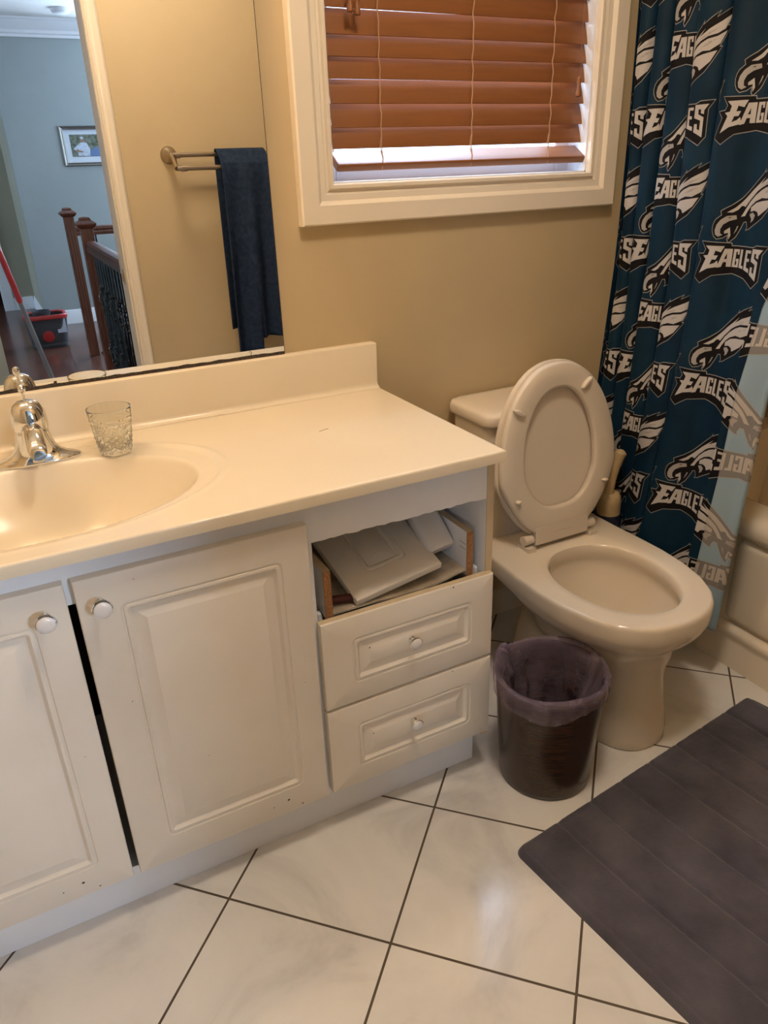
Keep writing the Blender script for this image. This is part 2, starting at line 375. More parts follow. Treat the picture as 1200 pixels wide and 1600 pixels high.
# ------------------------------------------------------------------ WINDOW
cx0, cx1, cz0, cz1 = WX0, WX1, WZ0, WZ1
w = BM()
# jamb liner
box(w, (cx0-.012, YB-.002, cz0), (cx0+.003, .14, cz1)); box(w, (cx1-.003, YB-.002, cz0), (cx1+.012, .14, cz1))
box(w, (cx0-.012, YB-.002, cz0-.012), (cx1+.012, .14, cz0+.003)); box(w, (cx0-.012, YB-.002, cz1-.003), (cx1+.012, .14, cz1+.012))
win = struct(obj('window_1', w, M['vinyl'], smooth=0))
prof = [(0, 0), (.016, 0), (.020, .003), (.020, .010), (.014, .013), (.012, .018), (.018, .022), (.020, .034), (.026, .040), (.028, .043), (.028, .080), (.024, .0835), (0, .0835)]
b = BM()
P = []
for (x, z, dx, dz) in ((cx0, cz0, -1, -1), (cx1, cz0, 1, -1), (cx1, cz1, 1, 1), (cx0, cz1, -1, 1), (cx0, cz0, -1, -1)):
    P.append(((x, YB, z), (0, -1, 0), (dx, 0, dz)))
prism_path(b, prof, P, close=True)
bmesh.ops.remove_doubles(b, verts=b.verts, dist=1e-5)
struct(obj('window_casing', b, M['trim'], win, smooth=30))
b = BM()
for ya, yb_, za, zb, ins in ((.075, .115, cz0, cz1, .045),):
    box(b, (cx0, ya, za), (cx0+ins, yb_, zb)); box(b, (cx1-ins, ya, za), (cx1, yb_, zb))
    box(b, (cx0+ins, ya, za), (cx1-ins, yb_, za+ins)); box(b, (cx0+ins, ya, zb-ins), (cx1-ins, yb_, zb)); box(b, (cx0+ins, ya-.01, (za+zb)/2-.02), (cx1-ins, yb_, (za+zb)/2+.02))
struct(obj('window_sash', b, M['vinyl'], win, smooth=0, bevel=.004))
b = BM(); box(b, (cx0+.04, .094, cz0+.04), (cx1-.04, .098, cz1-.04)); struct(obj('window_pane', b, M['pane'], win, smooth=0))
# landing windows
for nm, mtx, x0, x1, z0, z1 in (('window_2', Matrix.Translation((0, -6.33, 0)), .65, 2.05, .85, 2.2), ('window_3', Matrix.Translation((2.75-.1, 0, 0)) @ Matrix.Rotation(PI/2, 4, 'Z'), -5.1, -3.3, .85, 2.3)):
    b = BM()
    for a, c in (((x0, -.03, z0), (x0+.05, .03, z1)), ((x1-.05, -.03, z0), (x1, .03, z1)), ((x0, -.03, z0), (x1, .03, z0+.05)), ((x0, -.03, z1-.05), (x1, .03, z1)), ((x0, -.02, (z0+z1)/2-.02), (x1, .02, (z0+z1)/2+.02))):
        box(b, a, c)
    o = struct(obj(nm, b, M['vinyl'], smooth=0)); o.matrix_world = mtx
    b = BM(); box(b, (x0+.04, -.002, z0+.04), (x1-.04, .002, z1-.04)); p = struct(obj('window_pane', b, M['pane'], smooth=0)); p.parent = o

# wooden blind
blind = thing('window_blind', 'honey brown wooden venetian blind lowered in the white-edged bathroom window', 'blind', (0.285, .03, 1.30))
sl0 = None
BY = 0.036
def slat_mesh():
    b = BM(); n = 6; W = .050; rows = []
    for s in (1, -1):
        for i in range(n+1):
            a = (i/n-.5)*(1 if s == 1 else -1)
            rows.append((a*W, s*.0014 + .0018*(1-(2*a)**2)))
    ring = lambda x: [(x, p, q) for p, q in rows]
    ring_loft(b, [ring(-.351), ring(.351)], True, True, True)
    return b
tilts = [70, 71, 70, 73, 70, 73, 76, 77, 77, 77, 78, 78, 78, 78, 78, 78, 78]
for i in range(17):
    z = 1.368 + i*.0440
    if sl0 is None:
        o = obj('slat', slat_mesh(), M['blind_wood'], blind, smooth=50); sl0 = o
    else:
        o = sl0.copy(); COL.objects.link(o)
    o.parent = blind; o.matrix_parent_inverse = blind.matrix_world.inverted()
    dz = {0: 0, 1: -.002, 3: .003, 5: -.003}.get(i, 0)
    o.location = (.285+random.uniform(-.002, .002), BY, z+dz); o.rotation_euler = (math.radians(tilts[i]), random.uniform(-.002, .002), 0)
b = BM(); box(b, (-.351, -.027, -.009), (.351, .027, .009)); o = obj('bottom_rail', b, M['blind_wood'], blind, smooth=30, bevel=.004)
o.location = (.285, BY-.004, 1.318); o.rotation_euler = (math.radians(32), 0, 0)
b = BM(); box(b, (-.066, .005, 2.05), (.636, .065, 2.115)); obj('head_rail', b, M['blind_wood'], blind, smooth=30, bevel=.003)
for x in (.045, .285, .515):
    b = BM(); pts = [(x+.001*math.sin(i*1.7), BY-.026-(.004 if i % 2 else 0), 1.30+i*.022) for i in range(36)]
    tube(b, pts, .0013, 6); tube(b, [(x+.004*math.sin(i*2.1), BY-.025, 1.30+i*.022) for i in range(4)], .001, 6)
    obj('ladder_cord', b, M['cord'], blind)
tas = [(.0015, .045), (.004, .043), (.0055, .036), (.0045, .028), (.005, .018), (.0078, .008), (.0075, .002), (.003, 0)]
for x, z, ztop in ((-.022, 1.595, 2.05), (-.006, 1.590, 2.05), (.594, 1.445, 2.05)):
    b = BM(); lathe(b, tas, (x, BY-.034, z), 16, cap0=True, cap1=True); tube(b, [(x, BY-.034, z+.044), (x+.002, BY-.032, ztop)], .001, 6)
    obj('pull_cord', b, M['blind_wood'], blind)

# ================================================================== VANITY
H = .8093; CT = .022; D = -.5601
XG = -.8015; DT = .747; DB = .112; YD = -.540; XD = -.0065; XD2 = -.400
van = thing('vanity_cabinet', 'long white vanity cabinet with panelled doors and a drawer bank missing its top front', 'cabinet', (-.85, -.27, 0))
VX0 = XL+.004
b = BM()
box(b, (-.018, -.522, .095), (-.002, -.004, H-CT-.001)); obj('side_panel', b, [M['melamine']], van, smooth=0)
b = BM(); box(b, (-.018, -.5245, .095), (-.002, -.5222, H-CT-.001)); obj('side_panel_edge', b, M['edge_band'], van, smooth=0)
b = BM(); box(b, (VX0, -.522, .70), (-.0185, -.506, H-CT-.001))
# chipped lower edge of the rail
bmesh.ops.bisect_plane(b, geom=b.verts[:]+b.edges[:]+b.faces[:], plane_co=(-.408, 0, 0), plane_no=(1, 0, 0))
for k in range(48):
    bmesh.ops.bisect_plane(b, geom=b.verts[:]+b.edges[:]+b.faces[:], plane_co=(-.40+k*.008, 0, 0), plane_no=(1, 0, 0))
for v in b.verts:
    if v.co.z < .71 and v.co.x > -.39: v.co.z += random.uniform(-.0018, .0012)
obj('top_rail', b, M['melamine'], van, smooth=0)
b = BM(); box(b, (-.412, -.520, .095), (-.396, -.02, .70)); obj('divider_panel', b, M['melamine'], van, smooth=0)
b = BM(); box(b, (-.396, -.515, .500), (-.018, -.505, .512)); box(b, (-.396, -.515, .095), (-.018, -.02, .11)); box(b, (VX0, -.515, .095), (-.412, -.02, .11)); obj('bottom_panel', b, M['melamine'], van, smooth=0)
b = BM(); box(b, (VX0, -.018, .1), (-.02, -.006, .77)); obj('back_panel', b, M['gap_dark'], van, smooth=0)
b = BM(); box(b, (VX0, -.4943, 0), (-.0185, -.478, .094)); box(b, (-.0345, -.478, 0), (-.0185, -.01, .094)); obj('toe_kick', b, M['melamine'], van, smooth=0, bevel=.001)
b = BM(); box(b, (VX0, -.470, .111), (VX0+.016, -.02, .78)); obj('end_panel', b, M['melamine'], van, smooth=0)

def routed_front(x0, x1, z0, z1, ix0, ix1, iz0, iz1, y=YD, th=.018, r=.008, flip=False):
    """door/drawer slab with routed frame grooves and a raised centre field: front at y"""
    b = BM()
    def rr(xa, xb, za, zb, yy, rad, n=5):
        pts = []
        for (cx, cz, a0) in ((xb-rad, zb-rad, 0), (xa+rad, zb-rad, 90), (xa+rad, za+rad, 180), (xb-rad, za+rad, 270)):
            for k in range(n+1):
                a = math.radians(a0+90*k/n); pts.append((cx+rad*math.cos(a), yy, cz+rad*math.sin(a)))
        return pts
    e = .004
    rings = [rr(x0, x1, z0, z1, y+th, .0005), rr(x0, x1, z0, z1, y+e, .0005), rr(x0+.0012, x1-.0012, z0+.0012, z1-.0012, y+.0012, .001), rr(x0+e, x1-e, z0+e, z1-e, y, .002)]
    def g(d, yy, rad): rings.append(rr(ix0+d, ix1-d, iz0+d, iz1-d, yy, max(rad, .0006)))
    g(0, y, .012); g(.0015, y+.0022, .011); g(.004, y+.0026, .009); g(.0055, y+.0003, .008); g(.010, y, .006); g(.0125, y+.0025, .004)
    g(.016, y+.0055, .002); g(.019, y+.0055, .001); g(.036, y+.0012, .0008); g(.0375, y+.0004, .0008)
    ring_loft(b, rings, True, True, True)
    return b
knob_prof = [(.0045, 0), (.0085, 0), (.0085, -.002), (.0052, -.004), (.005, -.013), (.010, -.016), (.0155, -.019), (.0165, -.022), (.0155, -.0245), (.0135, -.0250)]
def knob(parent, x, z, s=1.0):
    k = BM(); lathe(k, [(r*s, h*s) for r, h in knob_prof], (x, YD, z), 28, 'Y', cap0=True, cap1=True)
    o = obj('knob', k, M['chrome'], parent, smooth=30)
    k = BM(); lathe(k, [(.0138*s, -.0245*s), (.0136*s, -.0262*s), (.011*s, -.0280*s), (.006*s, -.0290*s), (.0004, -.0293*s)], (x, YD, z), 28, 'Y', cap0=True, cap1=True)
    f = obj('knob_face', k, M['knob_face'], parent, smooth=40); f['label'] = 'white round knob face'
def chips(b, spots, y):
    for x, z, r in spots:
        n = 7; vs = [b.verts.new((x+r*math.cos(2*PI*k/n)*random.uniform(.6, 1.3), y-.0004, z+r*math.sin(2*PI*k/n)*random.uniform(.5, 1))) for k in range(n)]
        b.faces.new(vs).material_index = 1
def door_part(x0, x1, kx):
    b = routed_front(x0, x1, DB, DT, x0+.062, x1-.052, DB+.062, DT-.058)
    chips(b, [(x0+.09, DT-.02, .0012), (x0+.05, .50, .0012), (x1-.03, .42, .001), (x0+.30, DB+.035, .003), (x1-.06, DB+.012, .002), (x1-.12, DB+.03, .0015), (x0+.16, .33, .001)], YD)
    o = obj('door', b, [M['thermofoil'], M['dirt']], van, smooth=30)
    knob(o, kx, .700); return o
door_part(XG+.004, XD2-.009, -.763)
door_part(XG-.393, XG-.008, -.845)
b = routed_front(XG-.79, XG-.40, DB, DT, XG-.73, XG-.45, DB+.062, DT-.058); o = obj('door', b, M['thermofoil'], van, smooth=30); knob(o, XG-.755, .70)
for z0, z1, kz, sh in ((.330, .5325, .438, 0), (DB+.002, .3245, .229, 0)):
    b = routed_front(XD2+.001, XD, z0, z1, XD2+.064, XD-.052, z0+.047, z1-.050)
    chips(b, [(XD2+.10, z0+.12, .002), (XD-.10, z1-.004, .002)], YD)
    # worn raw top edge
    for f in b.faces:
        if f.calc_center_median().z > z1-.003 and abs(f.normal.z) > -1 and z0 > .3: f.material_index = 2 if f.calc_center_median().y > YD+.003 else f.material_index
    o = obj('drawer_front', b, [M['thermofoil'], M['dirt'], M['edge_band']], van, smooth=30)
    knob(o, -.205, kz, .86)
# drawer boxes behind closed fronts and the open broken top drawer box
def drawer_box(z0, z1, yf, nm='drawer_box'):
    b = BM()
    for xa, xb in ((-.372, -.357), (-.050, -.035)):
        box(b, (xa, yf+.001, z0), (xb, -.06, z1), 0)
        box(b, (xa, yf-.0015, z0), (xb, yf+.001, z1), 1)
        box(b, (xa-.0003, yf, z1), (xb+.0003, -.06, z1+.0006), 2)
    box(b, (-.372, -.06, z0), (-.035, -.045, z1), 0)
    return b
b = drawer_box(.520, .622, -.502); o = obj('drawer_box', b, [M['melamine'], M['particle'], M['edge_band']], van, smooth=0)
o['label'] = 'open drawer box with raw chipboard side ends'
b = BM()
# sagging bottom
n = 14
for i in range(n):
    for j in range(8):
        x0_, x1_ = -.357+.307*i/n, -.357+.307*(i+1)/n; y0_, y1_ = -.498+.43*j/8, -.498+.43*(j+1)/8
        sag = lambda x, y: .526-.006*math.sin((x+.357)/.307*PI)-.002*math.sin(x*30)*(1 if y < -.4 else .3)+.010*max(0, (x+.12)/.07)*(1 if y > -.5 else 1)*.6
        b.faces.new([b.verts.new((x0_, y0_, sag(x0_, y0_))), b.verts.new((x1_, y0_, sag(x1_, y0_))), b.verts.new((x1_, y1_, sag(x1_, y1_))), b.verts.new((x0_, y1_, sag(x0_, y1_)))])
bmesh.ops.remove_doubles(b, verts=b.verts, dist=1e-5)
r = bmesh.ops.extrude_face_region(b, geom=b.faces[:]); 
for v in [g for g in r['geom'] if isinstance(g, bmesh.types.BMVert)]: v.co.z -= .004
obj('drawer_bottom', b, M['drawer_inside'], van, smooth=30)
for z0, z1 in ((.345, .47), (.14, .27)):
    obj('drawer_box', drawer_box(z0, z1, -.520), [M['melamine'], M['particle'], M['edge_band']], van, smooth=0)
# white plastic runners at the drawer box sides
for xa in (-.392, -.034):
    b = BM(); box(b, (xa, -.50, .512), (xa+.014, -.08, .524)); box(b, (xa+.003, -.505, .520), (xa+.011, -.49, .536)); obj('drawer_runner', b, M['white_trim'], van, smooth=0, bevel=.002)
# pencil marks on right side inner face
b = BM()
for z in (.592, .580): box(b, (-.0502, -.498, z), (-.0500, -.475, z+.0008))
obj('pencil_mark', b, M['dirt'], van, smooth=0)

# loose drawer front lying in the broken drawer
def oriented(bm, O, X, Y, Z):
    mm = Matrix.Identity(4)
    for i in range(3): mm[i][0] = X[i]; mm[i][1] = Y[i]; mm[i][2] = Z[i]; mm[i][3] = O[i]
    bmesh.ops.transform(bm, matrix=mm, verts=bm.verts)
FL = Vector((-.305, -.503, .5385)); FR = Vector((-.107, -.492, .5625)); BL = Vector((-.3155, -.33, .6035))
X = (FR-FL).normalized(); Yd = (BL-FL); Yd = (Yd-X*Yd.dot(X)).normalized(); Zd = X.cross(Yd)
# routed_front lies in xz with its face to -y ; board: local x -> width .203, local z -> length .33
b = routed_front(0, .203, 0, .300, .052, .151, .050, .262, y=0, th=.016)
for f in b.faces: pass
bmesh.ops.transform(b, matrix=Matrix(((1, 0, 0, 0), (0, 0, 1, 0), (0, -1, 0, 0), (0, 0, 0, 1))), verts=b.verts)
oriented(b, FL, X, Yd, Zd)
tag(obj('loose_drawer_front', b, [M['thermofoil']], smooth=30), 'detached off-white drawer front with a routed panel, lying tilted inside the open top drawer', 'drawer front')
# white carton beside it
b = BM(); rings = []
def rrect(w_, h_, rad, n=5):
    pts = []
    for (cx, cz, a0) in ((w_/2-rad, h_/2-rad, 0), (-w_/2+rad, h_/2-rad, 90), (-w_/2+rad, -h_/2+rad, 180), (w_/2-rad, -h_/2+rad, 270)):
        for k in range(n+1):
            a = math.radians(a0+90*k/n); pts.append((cx+rad*math.cos(a), cz+rad*math.sin(a)))
    return pts
for yy, s in ((0, .90), (.004, .97), (.010, 1), (.155, 1), (.16, .95)):
    rings.append([(p*s, yy, q*s) for p, q in rrect((.066), .034, .012)])
ring_loft(b, rings, True, True, True)
Yw = Vector((-.012, .082, .078)).normalized(); Xw = Vector((1, .05, .12)); Xw = (Xw-Yw*Xw.dot(Yw)).normalized(); Zw = Xw.cross(Yw)
oriented(b, Vector((-.082, -.452, .569)), Xw, Yw, Zw)
tag(obj('carton', b, M['white_box'], smooth=40), 'smooth white rounded carton standing on end in the open drawer, right of the loose panel', 'carton')
# dark red item in the drawer
b = BM(); tube(b, [(-.345, -.470, .536), (-.31, -.478, .534), (-.27, -.472, .534)], .009, 10)
tag(obj('red_handle', b, M['red_dark'], smooth=40), 'small dark red item at the left front of the open drawer, under the loose panel', 'handle')

# ------------------------------------------------------------------ countertop with integral basin
ctop = thing('countertop', 'cream moulded vanity top with an oval basin and backsplash', 'countertop', (-.85, -.28, H))
SX, SY, RX, RY, DEP = -.815, -.322, .262, .170, .135
OX, OY, ORX, ORY = -.815, -.300, .330, .218
def ctop_h(x, y):
    z = H
    e = math.hypot((x-SX)/RX, (y-SY)/RY)
    eo = math.hypot((x-OX)/ORX, (y-OY)/ORY)
    # shallow oval shelf around the basin
    if eo < 1:
        z -= .0028*min(1, (1-eo)/.03)
    d = abs(eo-1.0)
    z += .0018*max(0, 1-d/.035) if eo >= 1 else .0018*max(0, 1-d/.02)
    if e < 1.06:
        tt = max(0, min(1, (1.06-e)/1.06))
        z -= DEP*(1-(1-min(1, tt*1.12))**2.3)*1.0 if tt > 0 else 0
    return z
b = BM(); x0_, x1_ = VX0, 0.0
nx, ny = 330, 110
grid = []
for j in range(ny+1):
    y = D+.004+(0-.018-D)*(j/ny) if j else D+.004
    row = []
    for i in range(nx+1):
        x = x0_+(x1_-.004-x0_)*i/nx
        row.append(b.verts.new((x, y, ctop_h(x, y))))
    grid.append(row)
for j in range(ny):
    for i in range(nx): b.faces.new((grid[j][i], grid[j][i+1], grid[j+1][i+1], grid[j+1][i]))
# front and right edge drop with eased corner
def drop(vs, off, closefn=None):
    prev = vs
    for (d, dz) in ((.0012, -.0003), (.0030, -.0016), (.004, -.004), (.004, -CT)):
        cur = [b.verts.new((v.co.x+off[0]*d*(1), v.co.y+off[1]*d, H+dz)) for v in vs]
        for k in range(len(vs)-1): b.faces.new((prev[k], cur[k], cur[k+1], prev[k+1]))
        prev = cur
    return prev
edge = [grid[0][i] for i in range(nx+1)]
side = [grid[j][nx] for j in range(ny+1)]
# build continuous skirt around front then right side
loop = edge+side[1:]
prev = loop
for (d, dz) in ((.0012, -.0003), (.0030, -.0016), (.004, -.004), (.004, -CT), (-.012, -CT)):
    cur = []
    for k, v in enumerate(loop):
        ox = 0 if k < nx else 1; oy = -1 if k <= nx else 0
        if k == nx: ox, oy = 1, -1
        cur.append(b.verts.new((v.co.x+ox*d, v.co.y+oy*d, H+dz)))
    for k in range(len(loop)-1): b.faces.new((prev[k], cur[k], cur[k+1], prev[k+1]))
    prev = cur
obj('worktop', b, M['counter'], ctop, smooth=60)
b = BM()
BT = -.0197; BH = .1084
pr = [(BT+.0, H-.001), (BT-.014, H+.0006), (BT-.006, H+.003), (BT-.0015, H+.008), (BT, H+.014), (BT, H+BH-.004), (BT+.0015, H+BH-.001), (BT+.004, H+BH), (YB, H+BH), (YB, H-.001)]
ring_loft(b, [[(x, p, q) for p, q in pr] for x in (VX0, -.0045, -.0015, 0)], True, True, True)
for v in b.verts:
    if v.co.x > -.001: v.co.y = max(v.co.y, BT+.001); v.co.z = min(v.co.z, H+BH-.0015)
obj('backsplash', b, M['counter'], ctop, smooth=40)
b = BM(); lathe(b, [(.0215, .0), (.020, .003), (.014, .002), (.012, -.004), (.001, -.004)], (SX, SY, H-DEP+.004), 28, cap1=True); obj('drain', b, M['chrome'], ctop)

b = BM(); tube(b, [(-.262+.006*k, -.262+.0035*k-.0012*k*k*.3, H+.0002) for k in range(5)], .0005, 5); o = obj('scratch', b, M['dirt'], ctop); o['label'] = 'short dark hairline scratch'

# ------------------------------------------------------------------ wall mirror
mir = thing('wall_mirror', 'large frameless wall mirror above the sink with a dark corroded lower edge', 'mirror', (-.95, 0, .918))
b = BM(); box(b, (XL+.01, 0, .9195), (-.2296, .0055, 2.02)); obj('mirror_glass', b, M['mirror'], mir, smooth=0)
b = BM()
xs = [XL+.01+i*.006 for i in range(int((-.2296-XL-.01)/.006)+1)]+[-.2296]
for xa, xb in zip(xs, xs[1:]):
    h1 = .0045+.0014*noise.noise((xa*40, 0, 0))+(.003 if random.random() < .04 else 0)
    box(b, (xa, -.0006, .9178), (xb, .005, .9190+h1*1.35))
# spot with a curled scratch
box(b, (-.325, -.0007, .9190), (-.296, .0045, .9258))
tube(b, [(-.310, -.0008, .925), (-.311, -.0008, .929), (-.308, -.0008, .932), (-.311, -.0008, .935), (-.314, -.0008, .933)], .0005, 5)
obj('corroded_edge', b, M['black_edge'], mir, smooth=0)
b = BM(); box(b, (-.2302, -.0002, .92), (-.2290, .0055, 2.02)); obj('cut_edge', b, M['black_edge'], mir, smooth=0)

# ------------------------------------------------------------------ vanity lamp above mirror (out of frame)
lamp = thing('vanity_light', 'chrome bar lamp with three lit globes above the mirror', 'lamp', (-.95, 0, 2.15))
b = BM(); box(b, (-1.30, -.035, 2.12), (-.60, YB, 2.20)); obj('lamp_bar', b, M['bulb_base'], lamp, smooth=30, bevel=.004)
for x in (-1.18, -.95, -.72):
    b = BM(); lathe(b, [(.02, -.035), (.02, -.06)], (x, 0, 2.16), 16, 'Y'); obj('lamp_socket', b, M['bulb_base'], lamp)
    b = BM(); bmesh.ops.create_uvsphere(b, u_segments=24, v_segments=14, radius=.048)
    bmesh.ops.translate(b, verts=b.verts, vec=(x, -.105, 2.16)); obj('lamp_globe', b, M['globe'], lamp, smooth=-1)

# glowing ceiling dome, out of frame, added to brighten tub and floor
cl_ = thing('ceiling_fill', 'unseen glowing dome added on the bathroom ceiling to brighten tub and floor', 'lamp', (-.20, -.98, 2.40))
b = BM(); lathe(b, [(.16, 0), (.16, -.02), (.15, -.024)], (-.20, -.98, CEIL), 40, cap0=True); obj('fill_base', b, M['bulb_base'], cl_)
b = BM(); lathe(b, [(.148, -.021), (.14, -.045), (.11, -.068), (.06, -.082), (.001, -.086)], (-.20, -.98, CEIL), 40, cap1=True); obj('fill_dome', b, M['dome'], cl_)

# ------------------------------------------------------------------ faucet
FX, FY = -.795, -.118
fau = thing('faucet', 'polished chrome centreset bathroom faucet at the back of the basin', 'faucet', (FX, FY, H))
def ell(cx, cy, rx, ry, z, n=48, p=2.0, sc=1.0):
    out = []
    for i in range(n):
        a = 2*PI*i/n; c, s = math.cos(a), math.sin(a)
        out.append((cx+rx*math.copysign(abs(c)**(2/p), c), cy+ry*math.copysign(abs(s)**(2/p), s), z))
    return out
b = BM(); zb = H-.002
rings = []
for (rx, ry, z) in ((.079, .026, 0), (.080, .027, .003), (.078, .0255, .006), (.070, .023, .010), (.056, .0215, .0145), (.044, .0215, .022), (.037, .0235, .032), (.0325, .0250, .045), (.0300, .0262, .058), (.0300, .0268, .064), (.0290, .0262, .0655), (.0290, .0262, .067), (.0315, .0285, .0685), (.0325, .0295, .080), (.0320, .0290, .092), (.0290, .0265, .104), (.0235, .0215, .114), (.0150, .0140, .1205), (.003, .003, .123)):
    rings.append(ell(FX, FY, rx, ry, zb+z, p=2.2))
ring_loft(b, rings, True, True, True)
obj('faucet_body', b, M['chrome'], fau, smooth=50)
b = BM(); rings = []
for t_, w_, h_, y_, z_ in ((0, .019, .018, FY-.010, H+.062), (.2, .019, .017, FY-.035, H+.066), (.45, .0185, .015, FY-.06, H+.064), (.7, .018, .014, FY-.085, H+.057), (.9, .0165, .013, FY-.104, H+.049), (1, .013, .010, FY-.110, H+.045)):
    rings.append([(FX+w_*math.cos(2*PI*k/24), y_+.3*h_*math.sin(2*PI*k/24), z_+h_*math.sin(2*PI*k/24)) for k in range(24)])
ring_loft(b, rings, True, True, True)
obj('spout', b, M['chrome'], fau, smooth=60)
b = BM(); lathe(b, [(.011, .0), (.011, -.012), (.009, -.014), (.002, -.014)], (FX, FY-.098, H+.044), 20, cap1=True); obj('aerator', b, M['chrome'], fau)
b = BM()
for dx in (-.003, .003): box(b, (FX+dx-.0008, FY-.0245, H+.019), (FX+dx+.0008, FY-.0225, H+.027))
obj('faucet_slots', b, M['gap_dark'], fau, smooth=0)
b = BM(); tube(b, [(FX, FY+.036, H), (FX, FY+.036, H+.126)], .0028, 10); lathe(b, [(.0028, 0), (.006, .004), (.0075, .010), (.006, .016), (.0022, .019)], (FX, FY+.036, H+.124), 18, cap1=True); obj('lift_rod', b, M['chrome'], fau, smooth=50)

# ------------------------------------------------------------------ cut glass tumbler
b = BM()
def tumbler(b, cx, cy, z0):
    seg = 128; rings = []
    prof_o = [(.0, .0), (.027, .0), (.030, .002)]
    for i in range(61):
        t_ = i/60; z = .004+.087*t_; r = .0305+.0115*t_
        prof_o.append((r, z))
    prof_o += [(.0418, .0925), (.0405, .0925)]
    inner = [(.0395, .088), (.035, .05), (.030, .018), (.026, .013), (.0, .012)]
    allp = prof_o+inner
    for idx, (r, z) in enumerate(allp):
        ring = []
        for k in range(seg):
            a = 2*PI*k/seg; rr_ = r
            if 2 < idx < len(prof_o)-2:
                if .008 < z < .045: rr_ += .0022*(abs(math.sin(7*a+z*300))+abs(math.sin(7*a-z*300))-1.2)
                elif .048 < z < .060: rr_ += .0006*math.sin(32*a+z*900)
                elif abs(z-.0465) < .0018 or abs(z-.0615) < .0018 or abs(z-.072) < .0015: rr_ += .0010
            ring.append((cx+max(rr_, .0003)*math.cos(a), cy+max(rr_, .0003)*math.sin(a), z0+z))
        rings.append(ring)
    ring_loft(b, rings, True, True, True)
tumbler(b, -.653, -.148, H-.0023)
tag(obj('drinking_glass', b, M['glass'], smooth=40), 'clear cut-glass tumbler standing beside the faucet on the basin ledge', 'glass')

# ================================================================== TOILET
TXc = .378
toi = thing('toilet', 'bone coloured toilet with raised seat between vanity and shower curtain', 'toilet', (TXc, -.38, 0))
ZR = .392
# outline as half widths along y
rimpts = [(-.732, 0), (-.730, .035), (-.720, .075), (-.700, .112), (-.665, .147), (-.61, .176), (-.54, .195), (-.46, .203), (-.38, .203), (-.30, .200), (-.22, .200), (-.12, .205), (-.045, .207), (-.030, .200), (-.028, 0)]
def outline_from(pts, n=72, c=-.42):
    # polar sampling around (TXc, c)
    poly = [(hw, y) for y, hw in pts]+[(-hw, y) for y, hw in reversed(pts)]
    out = []
    for i in range(n):
        a = 2*PI*i/n; dx, dy = math.cos(a), math.sin(a); best = 0
        for k in range(len(poly)):
            x1, y1 = poly[k]; x2, y2 = poly[(k+1) % len(poly)]; y1 -= c; y2 -= c
            ex, ey = x2-x1, y2-y1; den = dx*ey-dy*ex
            if abs(den) < 1e-12: continue
            s = (x1*ey-y1*ex)/den; u = (x1*dy-y1*dx)/den
            if s > 0 and -1e-6 <= u <= 1+1e-6: best = max(best, s)
        out.append((TXc+dx*best, c+dy*best))
    return out
NR = 96
R_OUT = outline_from(rimpts, NR)
def sell(cyy, rx, ry, p=2.3, c=-.42):
    pts = []
    for k in range(181):
        a = -PI/2+PI*k/180; s = math.sin(a); co = abs(math.cos(a))
        pts.append((cyy+ry*math.copysign(abs(s)**(2/p), s), rx*co**(2/p)))
    return outline_from(pts, NR, c)
def eggs(yf, yb, wmax, c=-.42, pf=2.0):
    pts = []; ym = yf+(yb-yf)*.55
    for k in range(91):
        a = -PI/2+PI*k/180; pts.append((ym+(ym-yf)*math.sin(a), wmax*math.cos(a)**.92))
    for k in range(1, 91):
        a = PI*k/180; pts.append((ym+(yb-ym)*math.sin(a), wmax*math.cos(a)**.85 if k < 90 else 0))
    return outline_from(pts, NR, c)
def lerp_out(A, B, t_): return [(a[0]*(1-t_)+b_[0]*t_, a[1]*(1-t_)+b_[1]*t_) for a, b_ in zip(A, B)]
def scale_out(A, s, c=(TXc, -.42)): return [(c[0]+(p[0]-c[0])*s, c[1]+(p[1]-c[1])*s) for p in A]
def at(A, z): return [(p[0], p[1], z) for p in A]
b = BM()
foot = sell(-.43, .118, .250, 2.6); waist = sell(-.43, .110, .228, 2.4); neck = sell(-.44, .120, .222, 2.2)
belly = eggs(-.675, -.20, .150)
inner = eggs(-.672, -.330, .135)
rings = [at(scale_out(foot, .985), 0.0), at(foot, .004), at(foot, .03), at(lerp_out(foot, waist, .35), .08), at(lerp_out(foot, waist, .8), .14), at(lerp_out(waist, neck, .5), .18), at(neck, .205),
         at(lerp_out(neck, belly, .35), .222), at(lerp_out(neck, belly, .75), .245), at(belly, .270), at(lerp_out(belly, R_OUT, .35), .292), at(lerp_out(belly, R_OUT, .72), .315), at(lerp_out(belly, R_OUT, .92), .333),
         at(scale_out(R_OUT, .995), .345), at(R_OUT, .355), at(R_OUT, .380), at(scale_out(R_OUT, .994), .387), at(scale_out(R_OUT, .982), .391), at(scale_out(R_OUT, .965), ZR),
         at(lerp_out(scale_out(R_OUT, .955), inner, .6), ZR+.0005), at(lerp_out(R_OUT, inner, .95), ZR), at(inner, ZR-.0025), at(scale_out(inner, .982), ZR-.009), at(scale_out(inner, .965), ZR-.030), at(scale_out(inner, 1.02), ZR-.045)]
bc = (TXc, -.50)
for s, z in ((1.0, .325), (.93, .29), (.82, .25), (.66, .215), (.50, .19), (.36, .175), (.30, .16), (.28, .14)):
    rings.append(at(scale_out(inner, s, bc), z))
vr = ring_loft(b, rings, True, True, True)
